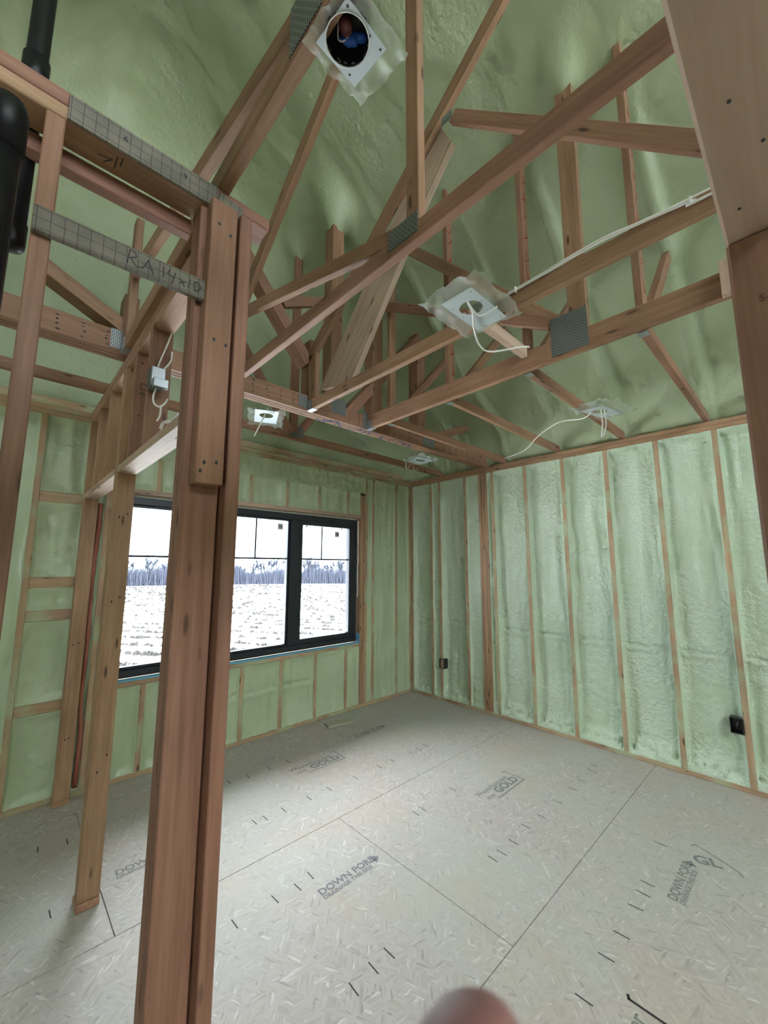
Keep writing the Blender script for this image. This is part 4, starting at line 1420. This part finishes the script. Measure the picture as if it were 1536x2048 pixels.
protos = [tree_mesh(s, 8.4) for s in (1, 4, 9)]
rs = random.Random(8)
TR = [(11.9, 99, 0.95), (13.6, 96, 1.05), (15.4, 100, 0.9),
      (23.7, 99, 0.8), (25.3, 103, 0.85), (27.0, 97, 1.05), (28.9, 99, 1.1),
      (32.3, 97, 1.12), (33.7, 102, 1.05), (35.1, 100, 0.92), (36.4, 103, 0.9), (37.7, 98, 1.05)]
ORD = ["leftmost", "second", "third", "fourth", "rightmost"]
WH = ["between the partition stud and the corner post", "in the wide pane right of the corner post", "in the narrow right-hand sash"]
for k, (deg, d, sc_) in enumerate(TR):
    a = math.radians(deg)
    x, y = d * math.sin(a), d * math.cos(a)
    o = link("bare_tree", protos[k % 3], None, None, Matrix.Translation((x, y, ground_z(x, y) - 0.2)) @ Matrix.Rotation(rs.uniform(0, 6.28), 4, 'Z') @ Matrix.Scale(sc_, 4))
    grp, idx, cnt = (0, k, 3) if k < 3 else ((1, k - 3, 4) if k < 7 else (2, k - 7, 5))
    w_ = "leftmost" if idx == 0 else ("rightmost" if idx == cnt - 1 else ["", "second", "third", "fourth"][idx])
    tag(o, w_ + " bare tree beyond the field seen " + WH[grp], "tree", "bare trees beyond the field")
# dense bare brush at the field edge
vs, fs = [], []
for k in range(24000):
    a = math.radians(rs.uniform(4, 50))
    d = rs.uniform(92, 112)
    x, y = d * math.sin(a), d * math.cos(a)
    z = ground_z(x, y)
    h = rs.uniform(1.8, 5.8) * (0.75 + 0.5 * nz(a * 14, 3, 1, 2, 1.0))
    w = rs.uniform(0.05, 0.13)
    lx, ly = rs.uniform(-.7, .7), rs.uniform(-.7, .7)
    b0 = len(vs)
    vs += [(x - w, y, z - 0.2), (x + w, y + w, z - 0.2), (x, y - w, z - 0.2), (x + lx, y + ly, z + h)]
    fs += [(b0, b0 + 1, b0 + 3), (b0 + 1, b0 + 2, b0 + 3), (b0 + 2, b0, b0 + 3)]
br = link("hedgerow_brush", mesh_from("hedgerow_brush", vs, fs, M_BRUSH), None)
tag(br, "grey-blue leafless brush along the far edge of the field", "brush", kind="stuff")

# ------------------------------------------------------------------ the hand holding the camera, one fingertip in front of the lens
def cam_pt(r, u, f):
    return Vector((0, 0, EYE)) + RT * r + UP * u + FW * f


hb = bmesh.new()
joints, rad, eds = [], [], []


def chain(pts, start=None):
    prev = start
    for (p, r) in pts:
        joints.append(cam_pt(*p))
        rad.append(r)
        i = len(joints) - 1
        if prev is not None:
            eds.append((prev, i))
        prev = i
    return prev


chain([((0.060, -0.165, -0.015), 0.024)])                       # 0: palm centre (root)
wrist = chain([((0.085, -0.205, -0.040), 0.026), ((0.110, -0.270, -0.080), 0.027)], 0)
chain([((0.040, -0.135, 0.010), 0.012), ((0.026, -0.112, 0.036), 0.0095), ((0.020, -0.096, 0.054), 0.0105), ((0.0130, -0.0850, 0.061), 0.0105), ((0.0105, -0.0782, 0.063), 0.0095)], 0)
chain([((0.060, -0.132, 0.014), 0.012), ((0.052, -0.122, 0.046), 0.0095), ((0.040, -0.125, 0.066), 0.0085), ((0.026, -0.132, 0.070), 0.0075)], 0)
chain([((0.078, -0.140, 0.012), 0.011), ((0.074, -0.134, 0.042), 0.009), ((0.062, -0.140, 0.060), 0.008), ((0.048, -0.147, 0.062), 0.007)], 0)
chain([((0.092, -0.152, 0.006), 0.010), ((0.090, -0.150, 0.030), 0.008), ((0.080, -0.155, 0.044), 0.007), ((0.068, -0.160, 0.046), 0.0062)], 0)
chain([((0.036, -0.172, -0.030), 0.014), ((0.018, -0.158, -0.040), 0.011), ((0.004, -0.142, -0.042), 0.009)], 0)
hme = bpy.data.meshes.new("hand")
hme.from_pydata([tuple(v) for v in joints], eds, [])
hand = link("hand", hme, M_SKIN)
sm = hand.modifiers.new("skin", 'SKIN')
sm.use_smooth_shade = True
for i, v in enumerate(hme.skin_vertices[0].data):
    v.radius = (rad[i], rad[i])
    v.use_root = (i == 0)
ss = hand.modifiers.new("subdivision", 'SUBSURF')
ss.levels = 2
ss.render_levels = 2
tag(hand, "blurred pink fingertip of the hand holding the camera, at the bottom", "hand")
